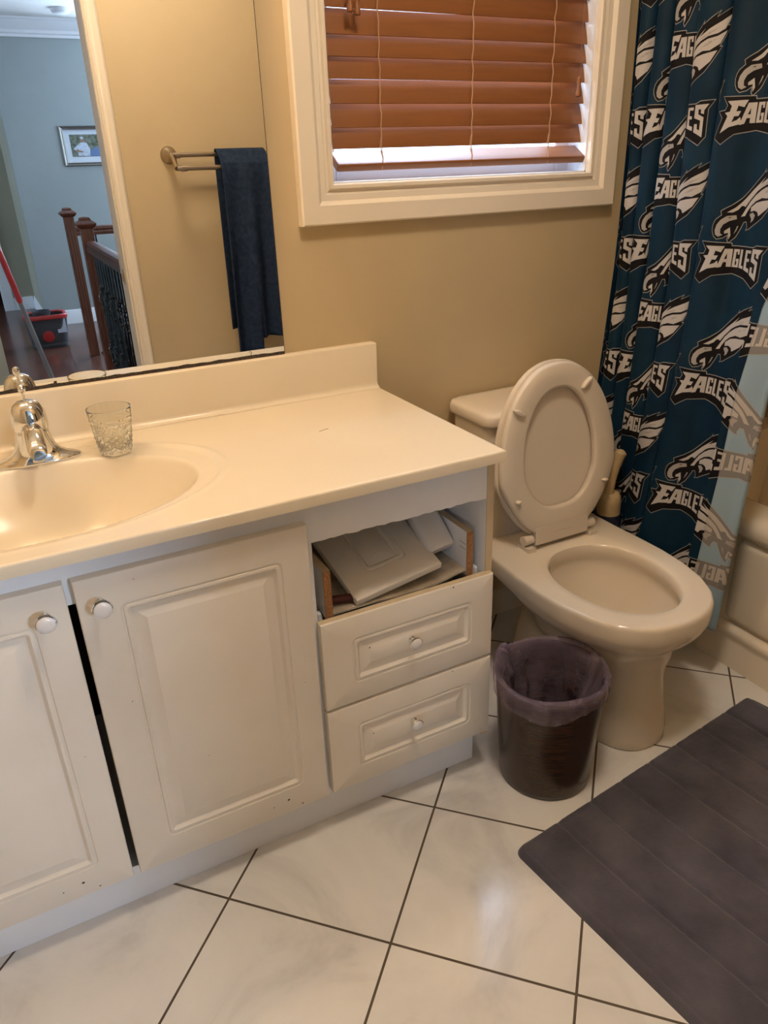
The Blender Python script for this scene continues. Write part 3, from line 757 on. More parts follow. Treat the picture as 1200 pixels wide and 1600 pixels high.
# pull the underside of the rear deck up into an arch
for v in b.verts:
    if v.co.y > -.40 and .21 < v.co.z < .36:
        k = min(1, (v.co.y+.40)/.16)
        v.co.z += k*(.352-v.co.z)*.72 if v.co.z < .352 else 0
bowl = obj('bowl', b, M['porcelain'], toi, smooth=60)
b = BM(); ring_loft(b, [at(scale_out(inner, .57, bc), .203)], True, True)
bmesh.ops.triangulate(b, faces=b.faces[:]); obj('water', b, M['water'], toi, smooth=0)
# tank
b = BM()
def rrz(x0, x1, y0, y1, z, rad, n=6):
    pts = []
    for (cx, cyy, a0) in ((x1-rad, y1-rad, 0), (x0+rad, y1-rad, 90), (x0+rad, y0+rad, 180), (x1-rad, y0+rad, 270)):
        for k in range(n+1):
            a = math.radians(a0+90*k/n); pts.append((cx+rad*math.cos(a), cyy+rad*math.sin(a), z))
    return pts
tk = [(.175, .385, .025), (.17, .40, .03), (.165, .43, .035), (.150, .715, .035)]
rings = []
for x0_, z, rad in ((.235, ZR+.001, .03), (.228, ZR+.008, .04), (.222, ZR+.03, .04), (.216, .70, .035), (.216, .706, .035)):
    dxx = TXc-x0_; rings.append(rrz(TXc-dxx, TXc+dxx, -.190-.004*(z-.4)/.3, -.012, z, rad))
ring_loft(b, rings, True, True, True); obj('tank', b, M['porcelain'], toi, smooth=50)
b = BM(); rings = []
for g, z in ((-.004, .7065), (.001, .709), (.003, .714), (.003, .733), (-.002, .740), (-.012, .7435), (-.03, .7445)):
    rings.append(rrz(TXc-.170-g, TXc+.170+g, -.205-g, -.004 if g > 0 else -.004+g, z, .035))
ring_loft(b, rings, True, True, True); obj('tank_lid', b, M['porcelain'], toi, smooth=50)
b = BM(); lathe(b, [(.012, 0), (.012, -.01), (.008, -.012)], (TXc-.14, -.192, .655), 16, 'Y', cap1=True); tube(b, [(TXc-.14, -.206, .655), (TXc-.10, -.212, .650), (TXc-.07, -.212, .645)], [.006, .006, .008], 10); obj('flush_lever', b, M['chrome'], toi)
# raised seat ring + lid ; built in local plane (x across, t up the seat from hinge), rotated about hinge
SZ0, SY0 = .408, -.262
LEAN = math.radians(7.5)
def seat_map(x, t_, d):   # d: thickness direction toward room (-y)
    return (TXc+.006+x, SY0+t_*math.sin(LEAN)-d*math.cos(LEAN), SZ0+t_*math.cos(LEAN)+d*-math.sin(LEAN)*-1)
SL = .452
def seat_outline(sc_w, t0, t1, n=72, pw=.88):
    # egg: wide part lower-middle, narrow blunt base
    out = []
    tm = t0+(t1-t0)*.40
    for i in range(n):
        a = 2*PI*i/n; c, s = math.cos(a), math.sin(a)
        if s >= 0: t_ = tm+(t1-tm)*s; x = sc_w*math.copysign(abs(c)**.93, c)
        else: t_ = tm+(tm-t0)*s; x = sc_w*math.copysign(abs(c)**.62, c)
        out.append((x, t_))
    return out
def seat_trim(o, base_w):  # narrow towards the hinge end
    res = []
    for x, t_ in o:
        if t_ < .17: x *= 1-(.17-t_)/.17*.26
        res.append((x, t_))
    return res
so = seat_trim(seat_outline(.183, .008, SL), 0); si = seat_trim(seat_outline(.112, .086, SL-.062), 0)
def sring(o, d): return [seat_map(x, t_, d) for x, t_ in o]
def mixo(A, B, f): return [(a[0]*(1-f)+c[0]*f, a[1]*(1-f)+c[1]*f) for a, c in zip(A, B)]
b = BM()
rings = [sring(mixo(so, si, .05), .020), sring(so, .024), sring(mixo(so, si, .0), .030), sring(mixo(so, si, .03), .0355), sring(mixo(so, si, .10), .039), sring(mixo(so, si, .5), .040), sring(mixo(so, si, .88), .0395), sring(mixo(so, si, .975), .038), sring(si, .034), sring(si, .024), sring(mixo(so, si, .95), .020)]
rings.append(rings[0])
ring_loft(b, rings, True)
bmesh.ops.remove_doubles(b, verts=b.verts, dist=1e-6)
seat = obj('seat_ring', b, M['seat_plastic'], toi, smooth=60)
lo = seat_trim(seat_outline(.188, .0, SL+.004), 0)
b = BM()
rings = [sring(lo, .016), sring(mixo(lo, si, .03), .019), sring(mixo(lo, si, .8), .019), sring([(x*.5, .23+(t_-.23)*.5) for x, t_ in lo], .016), sring([(x*.1, .23+(t_-.23)*.1) for x, t_ in lo], .015)]
rings = [sring([(x*.1, .23+(t_-.23)*.1) for x, t_ in lo], -.002), sring([(x*.9, .23+(t_-.23)*.9) for x, t_ in lo], 0), sring(lo, .006)]+rings
ring_loft(b, rings, True, True, True); obj('seat_lid', b, M['seat_plastic'], toi, smooth=60)
def bumper(x, t_, ang, L=.030, w_=.009):
    b = BM(); rings = []
    for f, s, d in ((0, 1, .040), (0, 1, .045), (0, .9, .049), (0, .6, .051)):
        ring = []
        for k in range(20):
            a = 2*PI*k/20; px, py = L/2*s*math.cos(a), w_/2*s*math.sin(a)
            ring.append(seat_map(x+px*math.cos(ang)-py*math.sin(ang), t_+px*math.sin(ang)+py*math.cos(ang), d))
        rings.append(ring)
    ring_loft(b, rings, True, True, True); obj('bumper', b, M['seat_plastic'], seat, smooth=50)
bumper(-.127, SL-.105, math.radians(-28)+0, .040, .013); bumper(.082, SL-.062, math.radians(40), .040, .013)
bumper(-.140, .125, math.radians(10), .016, .009); bumper(.140, .125, math.radians(-5), .018, .008)
# hinge
for (xa, xb, r_) in ((-.115, -.088, .013), (.088, .115, .013)):
    b = BM(); tube(b, [seat_map(xa, .008, .022), seat_map(xb, .008, .022)], r_, 18)
    box(b, (TXc+.006+xa+.002, SY0-.045, ZR), (TXc+.006+xb-.002, SY0-.002, ZR+.012))
    obj('hinge', b, M['seat_plastic'], toi, smooth=40)
b = BM(); rings = []
for x in (-.086, .086): rings.append([seat_map(x, t_, d) for t_, d in ((-.008, .010), (.040, .012), (.045, .018), (.045, .036), (.040, .040), (-.006, .038), (-.012, .030))])
ring_loft(b, rings, True, True, True); obj('hinge_cover', b, M['seat_plastic'], toi, smooth=30, bevel=.002)

# ------------------------------------------------------------------ toilet brush
tb = thing('toilet_brush', 'toilet brush with curved tan handle in a navy and grey holder behind the toilet', 'brush', (.622, -.205, 0))
bx, by = .632, -.205
b = BM(); lathe(b, [(.036, 0), (.038, .004), (.038, .02), (.035, .27), (.036, .31)], (bx, by, 0), 28, cap0=True, cap1=True); obj('holder', b, M['grey_plastic'], tb)
b = BM(); lathe(b, [(.036, .305), (.038, .312), (.038, .372), (.035, .382)], (bx, by, 0), 28, cap0=True, cap1=True); obj('holder_band', b, M['navy'], tb)
b = BM(); lathe(b, [(.033, .381), (.033, .415), (.031, .435), (.024, .445), (.014, .45)], (bx, by, 0), 28, cap0=True, cap1=True); obj('brush_cap', b, M['brush_cream'], tb)
b = BM(); pts = []; rs = []
for i in range(46):
    t_ = i/45; pts.append((bx-.008+.020*t_*t_, by-.004-.012*t_**2, min(.44+.135*t_, 9))); rs.append((.0135+.004*t_-.002*math.sin(t_*PI))*(1+.035*math.sin(i*2.4))*(1 if i < 43 else (.9, .7, .35)[i-43]))
tube(b, pts, rs, 16); obj('brush_handle', b, M['brush_cream'], tb, smooth=60)

# ------------------------------------------------------------------ trash can with liner
CX, CY = .110, -.606
can = thing('trash_can', 'dark wood grain round trash can between vanity and toilet', 'trash can', (CX, CY, 0))
b = BM(); R0, R1, HZ = .104, .122, .279
prof_ = [(R0-.006, 0), (R0, .004), (R0+.0015, .012)]+[(R0+.0015+(R1-R0-.0015)*k/12, .012+(HZ-.012)*k/12) for k in range(1, 13)]+[(R1+.002, HZ+.002), (R1-.002, HZ+.003)]+[(R1-.004-(R1-R0)*k/8, HZ-(HZ-.008)*k/8) for k in range(9)]
lathe(b, prof_, (CX, CY, 0), 64, cap0=True, cap1=True); obj('can_body', b, M['can_wood'], can, smooth=50)
liner = thing('bin_liner', 'translucent lilac plastic bag lining the wood grain trash can', 'bag', (CX, CY, .2))
b = BM(); seg = 120; rings = []
def fbm(a, z, s=1.0): return noise.noise((math.cos(a)*s*2, math.sin(a)*s*2, z*s*9))
lp = []
# outside skirt from hem up over rim then inside
for k in range(7): t_ = k/6; lp.append(('o', t_))
for k in range(15): t_ = k/14; lp.append(('i', t_))
for kind, t_ in lp:
    ring = []
    for i in range(seg):
        a = 2*PI*i/seg
        hem = .050+.010*math.sin(a*2+1.0)+.006*math.sin(a*5)
        if kind == 'o':
            z = HZ+.012-hem*(1-t_)+.004*math.sin(a*3+.5)*t_; r = R1+.0045+.003*t_-.0015*(1-t_)+.0022*fbm(a, z, 2.2)+.001*math.sin(a*31+z*80)
            if t_ == 1: r = R1+.003
        else:
            z = HZ+.012+.004*math.sin(a*3+.5)-.235*t_**1.1
            fold = (math.sin(a*3+3.5*t_+.7)+.8*abs(math.sin(a*4.5-3*t_+1.3))+.9*fbm(a, z, 1.6)+.5*fbm(a+1, z*1.5, 4.0)+.25*fbm(a+3, z*2, 9.0))
            r = (R1-.004)*(1-.16*t_)-(.002+.042*t_**.6*(1-.3*t_))*(0.45+.50*fold)
            if t_ > .85: r *= 1-(t_-.85)*3
            r = max(.004, min(r, R0-.008+(R1-R0)*(z/HZ)-.002))
            if t_ < .05: r = R1-.004
        ring.append((CX+r*math.cos(a), CY+r*math.sin(a), z))
    rings.append(ring)
ring_loft(b, rings, True)
obj('bag_film', b, M['film'], liner, smooth=-1)
# a gathered tuft of film at the back left of the rim
b = BM()
for a0, hh in ((1.95, .020), (2.05, .014)):
    tube(b, [(CX+(R1-.012+.004*k)*math.cos(a0+.03*k), CY+(R1-.012+.004*k)*math.sin(a0+.03*k), HZ+.006+hh*math.sin(k/5*PI)) for k in range(6)], [.004, .006, .007, .006, .005, .003], 8)
obj('bag_gather', b, M['film'], liner, smooth=-1)

# ------------------------------------------------------------------ bath mat
b = BM()
A = Vector((-.096, -.765)); B_ = Vector((.735, -.668)); ux = (B_-A).normalized(); uy = Vector((ux.y, -ux.x))
Lx, Ly = (B_-A).length, .51
nx, ny = 240, 100
lines = [.126+.1005*k for k in range(8)]
def mh(s, t_):
    e = min(s, Lx-s, t_, Ly-t_); z = .013*min(1, (max(e, 0)/.010))**.5
    for q in lines:
        z -= .0065*math.exp(-((s-q+.004*math.sin(t_*9))/.0045)**2)
    if abs(e-.016) < .004: z -= .0025*math.exp(-((e-.016)/.0022)**2)
    z += .0012*noise.noise((s*22, t_*22, 0))+.0008*noise.noise((s*80, t_*80, 3))
    return max(.0005, z+.0015)
g = []
cr_ = .022
for j in range(ny+1):
    row = []
    for i in range(nx+1):
        s, t_ = Lx*i/nx, Ly*j/ny
        # round the corners
        ss, tt = s, t_
        for (cs, ct, sx_, sy_) in ((cr_, cr_, -1, -1), (Lx-cr_, cr_, 1, -1), (cr_, Ly-cr_, -1, 1), (Lx-cr_, Ly-cr_, 1, 1)):
            ds, dt = (s-cs)*sx_, (t_-ct)*sy_
            if ds > 0 and dt > 0:
                m_ = max(ds, dt); h_ = math.hypot(ds, dt)
                if h_ > 0: ss = cs+sx_*ds*m_/h_; tt = ct+sy_*dt*m_/h_
        p = A+ux*ss+uy*tt
        row.append(b.verts.new((p.x, p.y, mh(s, t_) if 0 < i < nx and 0 < j < ny else .0)))
    g.append(row)
for j in range(ny):
    for i in range(nx): b.faces.new((g[j][i], g[j][i+1], g[j+1][i+1], g[j+1][i]))
tag(obj('bath_mat', b, M['mat'], smooth=-1), 'charcoal plush bath mat with quilted lines on the tiled floor', 'mat')

# ------------------------------------------------------------------ bathtub
tub = thing('bathtub', 'bone coloured bathtub with panelled apron behind the shower curtain', 'bathtub', (1.18, -.76, 0))
b = BM()
TY0, TY1 = -1.515, 0.0
ap = [(.796, 0), (.796, .060), (.800, .072), (.806, .080)]
prof_t = [(.800, 0), (.800, .070), (.803, .078), (.803, .090), (.797, .100), (.797, .112), (.802, .120), (.822, .126), (.822, .384), (.816, .391), (.803, .396), (.797, .403), (.796, .422), (.800, .436), (.812, .446), (.832, .451), (.90, .452), (.915, .448), (.925, .435), (.95, .20), (.99, .09), (1.05, .065), (1.40, .065), (1.46, .12), (1.49, .43), (1.50, .45), (XR-.001, .45), (XR-.001, 0)]
ys = [TY0, TY0+.09]+[TY0+.10+i*(TY1-TY0-.20)/10 for i in range(11)]+[TY1-.09, TY1-.001]
rings = []
for y in ys:
    rings.append([(x, y, z) for x, z in prof_t])
ring_loft(b, rings, True, True, True)
obj('tub_shell', b, M['tub'], tub, smooth=50)
# end decks closing the basin
for ya, yb_ in ((TY1-.09, TY1-.001), (TY0, TY0+.09)):
    b = BM(); box(b, (.83, ya, .10), (1.55, yb_, .452)); obj('end_deck', b, M['tub'], tub, smooth=30, bevel=.01, bseg=4)
# raised apron panel starting left of the frame edge
b = BM(); rings = []
for g_, x in ((0, .823), (.002, .815), (.008, .8085), (.020, .806), (.06, .8055)):
    r_ = rrz(TY0+.10+g_, -.500-g_, .134+g_, .380-g_, 0, max(.022-g_*.5, .004)); rings.append([(x, p[0], p[1]) for p in r_])
ring_loft(b, rings, True, False, True); obj('apron_panel', b, M['tub'], tub, smooth=50)
b = BM(); box(b, (.80, -.46, .122), (.83, TY1-.001, .392)); obj('apron_end', b, M['tub'], tub, smooth=30, bevel=.004)

# ================================================================== SHOWER CURTAIN
cur = thing('shower_curtain', 'dark teal shower curtain printed with bird-of-prey heads and EAGLES wordmarks, free edge folded back', 'curtain', (.72, -.3, .18))
sil = [(-1.455, -.055), (-1.085, -.105), (-.805, -.160), (-.468, -.235), (-.118, -.318)]
ctrl = [(-1.62, -.012, .030), (-1.54, -.020, .05)]
for k, (uk, yk) in enumerate(sil):
    ctrl.append((uk-.03, yk+.007, .020)); ctrl.append((uk, yk, .001))
    if k < 4:
        un, yn = sil[k+1]; w_ = yk-yn
        ctrl.append((uk+w_*.55, yk-w_*.45, .002)); ctrl.append((uk+w_*1.15, yn+.016, .020))
        um = (uk+w_*1.15+un-.03)/2
        ctrl.append((um-.05, yn+.012, .065)); ctrl.append((um+.03, yn+.012, .072))
ctrl += [(-.085, -.340, -.004), (-.04, -.372, .004), (.00, -.405, .024), (.05, -.448, .018), (.10, -.492, .002)]
YE = [(.0, -.478), (.28, -.485), (.6, -.498), (.8, -.497), (1.0, -.515), (1.1, -.550), (1.2, -.60), (1.35, -.675), (2.1, -.675)]
def lerp_t(T, x):
    for (a, va), (b_, vb) in zip(T, T[1:]):
        if x <= b_: return va+(vb-va)*(max(x, a)-a)/(b_-a)
    return T[-1][1]
UEND = .315
def curt(u, z):
    ye = lerp_t(YE, z); yc = min(-.555, (ye-.675)/2+.0); uc = min(.19+(-.555-yc), UEND)
    tail = [(uc-.035, yc+.036, .000), (uc-.008, yc+.009, -.001)]
    C_ = ctrl+tail
    low = max(0.0, (1.05-z)/.85)
    if u <= uc-.008:
        # locate segment
        i = 0
        while i < len(C_)-2 and C_[i+1][0] < u: i += 1
        a, b_ = C_[i], C_[i+1]; p = C_[max(i-1, 0)]; q = C_[min(i+2, len(C_)-1)]
        f = (u-a[0])/(b_[0]-a[0]); h = b_[0]-a[0]
        def her(j):
            m0 = (b_[j]-p[j])/(b_[0]-p[0])*h if b_[0] != p[0] else 0
            m1 = (q[j]-a[j])/(q[0]-a[0])*h if q[0] != a[0] else 0
            return (2*f**3-3*f*f+1)*a[j]+(f**3-2*f*f+f)*m0+(-2*f**3+3*f*f)*b_[j]+(f**3-f*f)*m1
        y, dx = her(1), her(2)
    else:
        s = u-(uc-.008)
        # turn with a small radius then run back
        r = .006; arc = PI*r
        if s < arc:
            th = s/r; y = yc+.009-.0-r*math.sin(th)-.003; dx = -.001-r*(1-math.cos(th))
            y = yc+.009-r*math.sin(th)
        else:
            run = s-arc; y = yc+.009+run; dx = -.001-2*r-.010*math.sin(min(1, run/.12)*PI*.8)-.002*math.sin(run*60+z*6)
    wy = max(0, min(1, (-y-.30)/.25))
    kk = lerp_t([(.02, .045), (.17, .05), (.32, .11), (.56, .035)], -y)
    x0 = .722-kk*low**1.2+.004*math.sin(z*5+u*7)
    dep = 1-.30*low
    x = x0+dx*(dep if dx > .005 else 1)
    x = min(x, .790 if z < .48 else 2)
    return Vector((x, y, z))
Z0, Z1 = .175, 1.93
def curt_n(u, z):
    e = .0015
    du = curt(u+e, z)-curt(u-e, z); dv = curt(u, z+e)-curt(u, z-e)
    n_ = du.cross(dv)
    return n_.normalized() if n_.length > 1e-12 else Vector((-1, 0, 0))
def sheet(bm, u0, u1, off, mi, nu, nz, z0=Z0, z1=Z1, flip=False):
    g = []
    for j in range(nz+1):
        z = z0+(z1-z0)*j/nz
        g.append([bm.verts.new(curt(u0+(u1-u0)*i/nu, z)+curt_n(u0+(u1-u0)*i/nu, z)*off) for i in range(nu+1)])
    for j in range(nz):
        for i in range(nu):
            q = (g[j][i], g[j][i+1], g[j+1][i+1], g[j+1][i])
            f = bm.faces.new(q if not flip else tuple(reversed(q))); f.material_index = mi
    return g
UH = UEND-.022
bm = BM(); UST = -1.62
NU, NZ = 560, 150
F = sheet(bm, UST, UEND, 0, 0, NU, NZ)
Bk = sheet(bm, UST, UEND, -.0012, 5, NU, NZ, flip=True)
for i in range(NU):
    bm.faces.new((F[0][i], Bk[0][i], Bk[0][i+1], F[0][i+1])); bm.faces.new((F[-1][i+1], Bk[-1][i+1], Bk[-1][i], F[-1][i]))
for j in range(NZ):
    bm.faces.new((F[j][NU], Bk[j][NU], Bk[j+1][NU], F[j+1][NU])); bm.faces.new((F[j+1][0], Bk[j+1][0], Bk[j][0], F[j][0]))
# hem strip turned over on the reverse of the free edge
sheet(bm, UH, UEND+.0006, -.0022, 0, 6, NZ, flip=True)

def inset(poly, d):
    n_ = len(poly); out = []
    area_ = sum(poly[i][0]*poly[(i+1) % n_][1]-poly[(i+1) % n_][0]*poly[i][1] for i in range(n_))
    s = 1 if area_ > 0 else -1
    for i in range(n_):
        p0, p1, p2 = Vector(poly[i-1]), Vector(poly[i]), Vector(poly[(i+1) % n_])
        d1 = (p1-p0).normalized(); d2 = (p2-p1).normalized()
        n1 = Vector((-d1.y, d1.x))*s; n2 = Vector((-d2.y, d2.x))*s
        bis = (n1+n2); L = bis.length
        if L < 1e-6: out.append(tuple(p1)); continue
        bis /= L; k = d/max(bis.dot(n1), .5)
        out.append(tuple(p1+bis*k))
    return out
WM_OUT = [(-.096, .051), (-.010, .048), (-.009, .041), (.060, .041), (.072, .047), (.120, .048), (.101, .025), (.102, -.042), (.080, -.064), (.042, -.043), (0, -.034), (-.045, -.041), (-.082, -.064), (-.110, -.048), (-.091, .000), (-.106, .017), (-.083, .019), (-.078, .029)]
WM_LET = [
 [(-.086, .043), (-.028, .043), (-.035, .024), (-.050, .029), (-.054, .014), (-.041, .014), (-.046, .001), (-.058, .001), (-.064, -.015), (-.049, -.010), (-.041, -.002), (-.036, -.021), (-.070, -.028), (-.100, -.044), (-.080, .002), (-.091, .012), (-.074, .014), (-.070, .029)],
 [(-.027, .035), (-.008, .035), (-.007, -.020), (-.019, -.020), (-.0195, -.006), (-.0265, -.006), (-.030, -.021), (-.041, -.024)],
 [(-.004, .035), (.015, .035), (.015, .019), (.009, .019), (.009, .027), (.004, .027), (.004, -.013), (.009, -.013), (.009, -.002), (.0062, -.002), (.0062, .006), (.016, .006), (.016, -.020), (-.0045, -.020)],
 [(.019, .035), (.027, .035), (.028, -.013), (.035, -.014), (.036, -.023), (.0195, -.020)],
 [(.0385, .035), (.060, .035), (.060, .026), (.047, .027), (.047, .011), (.057, .010), (.057, .001), (.048, .002), (.049, -.016), (.061, -.020), (.062, -.032), (.0395, -.024)],
 [(.065, .041), (.110, .042), (.096, .025), (.096, .014), (.085, .017), (.085, .028), (.076, .028), (.077, .014), (.096, .005), (.097, -.052), (.067, -.036), (.067, -.013), (.076, -.013), (.077, -.027), (.086, -.032), (.086, -.004), (.065, .004)]]
WM_BLK = [[(-.0205, .021), (-.0195, .004), (-.0255, .004)]]
def eg(pts): return [((px-345)*.000205, -(py-.15*(px-24)-605)*.000225) for px, py in pts]
E_OUT = eg([(22, 920), (35, 880), (62, 850), (128, 822), (112, 780), (230, 742), (330, 688), (480, 580), (585, 512), (622, 470), (618, 498), (700, 468), (840, 438), (800, 482), (1075, 425), (965, 585), (1030, 590), (885, 745), (922, 750), (800, 862), (700, 930), (562, 982), (500, 1008), (438, 1015), (455, 985), (432, 935), (400, 935), (370, 990), (320, 1065), (250, 1117), (228, 1075), (232, 1035), (190, 1057), (110, 1057), (60, 1020), (30, 970)])
E_WHT = [eg(p) for p in ([(192, 808), (270, 775), (360, 715), (470, 640), (650, 545), (575, 603), (700, 562), (870, 535), (1015, 500), (925, 610), (830, 628), (690, 622), (600, 640), (540, 662), (440, 730), (385, 785), (335, 768), (300, 800), (250, 818)],
 [(345, 872), (402, 872), (430, 830), (475, 785), (540, 752), (640, 735), (740, 752), (880, 725), (960, 630), (830, 652), (690, 645), (605, 662), (520, 698), (450, 745), (402, 800), (372, 840)],
 [(478, 800), (560, 768), (650, 765), (850, 775), (770, 850), (625, 900), (600, 860), (545, 838), (480, 842)],
 [(193, 985), (245, 958), (262, 1040), (246, 1078), (236, 1010), (195, 1010)])]
E_SIL = [eg(p) for p in ([(70, 960), (85, 910), (130, 870), (200, 842), (290, 850), (302, 888), (230, 895), (172, 920), (145, 960), (150, 1000), (182, 1022), (130, 1032), (85, 1005)], [(470, 862), (525, 855), (568, 885), (552, 925), (512, 948), (512, 912), (485, 885)], [(290, 1032), (318, 955), (332, 960), (316, 1000)], [(620, 700), (720, 672), (850, 672), (700, 700)], [(560, 630), (700, 592), (860, 580), (720, 610)])]
E_BLK = [eg(p) for p in ([(300, 800), (345, 775), (372, 770), (362, 800), (352, 830), (322, 838)], [(206, 862), (245, 858), (235, 868)])]
def drape(bm, poly, cu, cz, off, mi, ulim, rev=False):
    tb_ = bmesh.new()
    vs = [tb_.verts.new((p[0]+cu, p[1]+cz, 0)) for p in poly]
    tris = tessellate_polygon([[Vector((p[0], p[1], 0)) for p in poly]])
    for t3 in tris:
        try: tb_.faces.new([vs[i] for i in t3])
        except ValueError: pass
    u0 = min(v.co.x for v in vs); u1 = max(v.co.x for v in vs); z0 = min(v.co.y for v in vs); z1 = max(v.co.y for v in vs)
    if u1 < ulim[0] or u0 > ulim[1] or z1 < Z0 or z0 > Z1: tb_.free(); return
    def cut(co, no, clear=False):
        bmesh.ops.bisect_plane(tb_, geom=tb_.verts[:]+tb_.edges[:]+tb_.faces[:], plane_co=co, plane_no=no, clear_outer=clear)
    cut((ulim[1], 0, 0), (1, 0, 0), True); cut((ulim[0], 0, 0), (-1, 0, 0), True); cut((0, Z0+.001, 0), (0, -1, 0), True); cut((0, Z1-.001, 0), (0, 1, 0), True)
    st = (UEND-UST)/NU*1.0
    k = math.ceil((u0-UST)/st)
    while UST+k*st < u1: cut((UST+k*st, 0, 0), (1, 0, 0)); k += 1
    k = math.ceil((z0-Z0)/.0117)
    while Z0+k*.0117 < z1: cut((0, Z0+k*.0117, 0), (0, 1, 0)); k += 1
    mp_ = {}
    for v in tb_.verts:
        u, z = v.co.x, v.co.y
        mp_[v] = bm.verts.new(curt(u, z)+curt_n(u, z)*off)
    for f in tb_.faces:
        q = [mp_[v] for v in f.verts]
        if rev: q.reverse()
        try: bm.faces.new(q).material_index = mi
        except ValueError: pass
    tb_.free()
PITCH_Z = .2985; ZA = 1.080
def motif(kind, cu, cz):
    WS = lambda P_: [(p[0]*1.0, p[1]*.84) for p in P_]
    ES = lambda P_: P_
    LS = lambda P_: [(p[0]*.91+.001, p[1]*.72+.0015) for p in P_]
    if kind == 'w': L0 = [(WS(WM_OUT), 2), (inset(WS(WM_OUT), .0017), 1)]+[(LS(p), 3) for p in WM_LET]+[(LS(p), 1) for p in WM_BLK]
    else: L0 = [(ES(E_OUT), 2), (inset(ES(E_OUT), .0017), 1)]+[(ES(p), 3) for p in E_WHT]+[(ES(p), 4) for p in E_SIL]+[(ES(p), 1) for p in E_BLK]
    for q, (poly, mi) in enumerate(L0):
        lay = (1 if q == 0 else 2 if q == 1 else 3 if mi != 1 else 4)
        drape(bm, poly, cu, cz, .00035*lay, mi, (UST+.002, UEND))
        if cu > -.2:
            drape(bm, poly, cu, cz, -.0012-.00025*lay, mi+5, (.08, UH), True)
            drape(bm, poly, cu, cz, -.0022-.0003*lay, mi, (UH, UEND), True)
for row in range(-4, 4):
    for kx in range(-7, 2):
        motif('w' if kx % 2 == 0 else 'e', kx*.25, ZA+row*PITCH_Z)
        motif('e' if kx % 2 == 0 else 'w', kx*.25, ZA+(row+.5)*PITCH_Z-.004)
me_o = obj('curtain_cloth', bm, [M['c_teal'], M['c_black'], M['c_grey'], M['c_white'], M['c_silver'], M['b_teal'], M['b_black'], M['b_grey'], M['b_white'], M['b_silver']], cur, smooth=-1)
# rod
rod = thing('curtain_rod', 'chrome shower curtain rod above the bathtub', 'rod', (.76, -.76, 1.97))
b = BM(); tube(b, [(.745, -1.50, 1.975), (.745, -.008, 1.975)], .0125, 20); obj('rod_tube', b, M['chrome'], rod)
for yq, sg in ((-1.519, 1), (.005, -1)):
    b = BM(); lathe(b, [(.03, 0), (.03, .004*sg), (.016, .016*sg)], (.745, yq, 1.975), 24, 'Y', cap0=True, cap1=True); obj('rod_flange', b, M['chrome'], rod)
for k, (u_, _) in enumerate(sil+[(.1, 0)]):
    p = curt(u_, 1.92)
    b = BM(); tube(b, [(.745+.022*math.cos(a*PI/8)+(p.x-.745)*(.5-.5*math.sin(a*PI/8)), p.y+.0, 1.962+.034*math.sin(a*PI/8)) for a in range(17)], .0016, 6)
    obj('curtain_ring', b, M['chrome'], cur)

# ================================================================== SEEN IN THE MIRROR
# towel bar on the front wall
bar = thing('towel_bar', 'double nickel towel bar on the tan wall beside the doorway', 'towel bar', (.2, YF, 1.36))
yb1, zb1, yb2, zb2 = YF+.060, 1.364, YF+.115, 1.318
for xp in (-.085, .52):
    s = 1
    b = BM(); lathe(b, [(.030, 0), (.031, .004), (.026, .012), (.020, .020), (.012, .030), (.011, yb1-YF)], (xp, YF, 1.366), 28, 'Y', cap0=True, cap1=True)
    tube(b, [(xp, YF+.03, 1.366), (xp, yb1, zb1), (xp, yb2-.01, zb2+.006), (xp, yb2, zb2)], [.010, .009, .007, .009], 14)
    obj('bar_bracket', b, M['nickel'], bar, smooth=50)
b = BM(); tube(b, [(-.085, yb1, zb1), (.52, yb1, zb1)], .0085, 16); tube(b, [(-.072, yb1, zb1), (-.055, yb1, zb1)], .0115, 16); obj('towel_rail', b, M['nickel'], bar)
b = BM(); tube(b, [(-.085, yb2, zb2), (.52, yb2, zb2)], .0085, 16); tube(b, [(-.072, yb2, zb2), (-.050, yb2, zb2)], .0115, 16); obj('towel_rail', b, M['nickel'], bar)
# towel : profile over both bars then hanging
b = BM()
path = [(YF+.040, .70), (YF+.042, 1.0), (YF+.046, 1.30), (YF+.048, 1.350), (YF+.054, 1.375), (YF+.064, 1.380), (YF+.085, 1.374), (YF+.110, 1.348), (YF+.126, 1.330), (YF+.131, 1.305), (YF+.134, 1.25), (YF+.134, 1.10), (YF+.132, .95), (YF+.130, .80), (YF+.128, .655)]
dens = []
for i in range(len(path)-1):
    for k in range(8): f = k/8; dens.append((path[i][0]*(1-f)+path[i+1][0]*f, path[i][1]*(1-f)+path[i+1][1]*f))
dens.append(path[-1])
NW = 64; g = []
for j, (y, z) in enumerate(dens):
    front = j/len(dens) > .55; row = []
    k = max(0, (1.33-z)/.7) if front else max(0, (1.33-z)/.7)*.6
    for i in range(NW+1):
        t_ = i/NW
        wl = .082-.0*k if front else .070; wr = .282 if front else .292
        wl = .078+(-.010)*k; wr = .270+.012*k
        x = wl+(wr-wl)*t_
        yy = y+(.003+.017*k)*math.sin(t_*12+1.2+1.5*k)+.006*k*math.sin(t_*23+2)
        if front and .46 < t_ < .56 and z < .80: yy -= .022*(1-abs(t_-.51)/.05)*(.80-z)/.14
        zz = z
        if j > len(dens)-9: zz -= (.006*math.sin(t_*7)+(.05 if t_ < .5 else -.012*t_))*(j-len(dens)+9)/9
        if not front and j < 60: yy = max(yy, YF+.008)
        row.append(b.verts.new((x, yy, zz)))
    g.append(row)
for j in range(len(g)-1):
    for i in range(NW): b.faces.new((g[j][i], g[j][i+1], g[j+1][i+1], g[j+1][i]))
bm_t = b
o = tag(obj('towel', bm_t, M['terry'], smooth=-1), 'navy blue bath towel hanging over the double towel bar', 'towel')
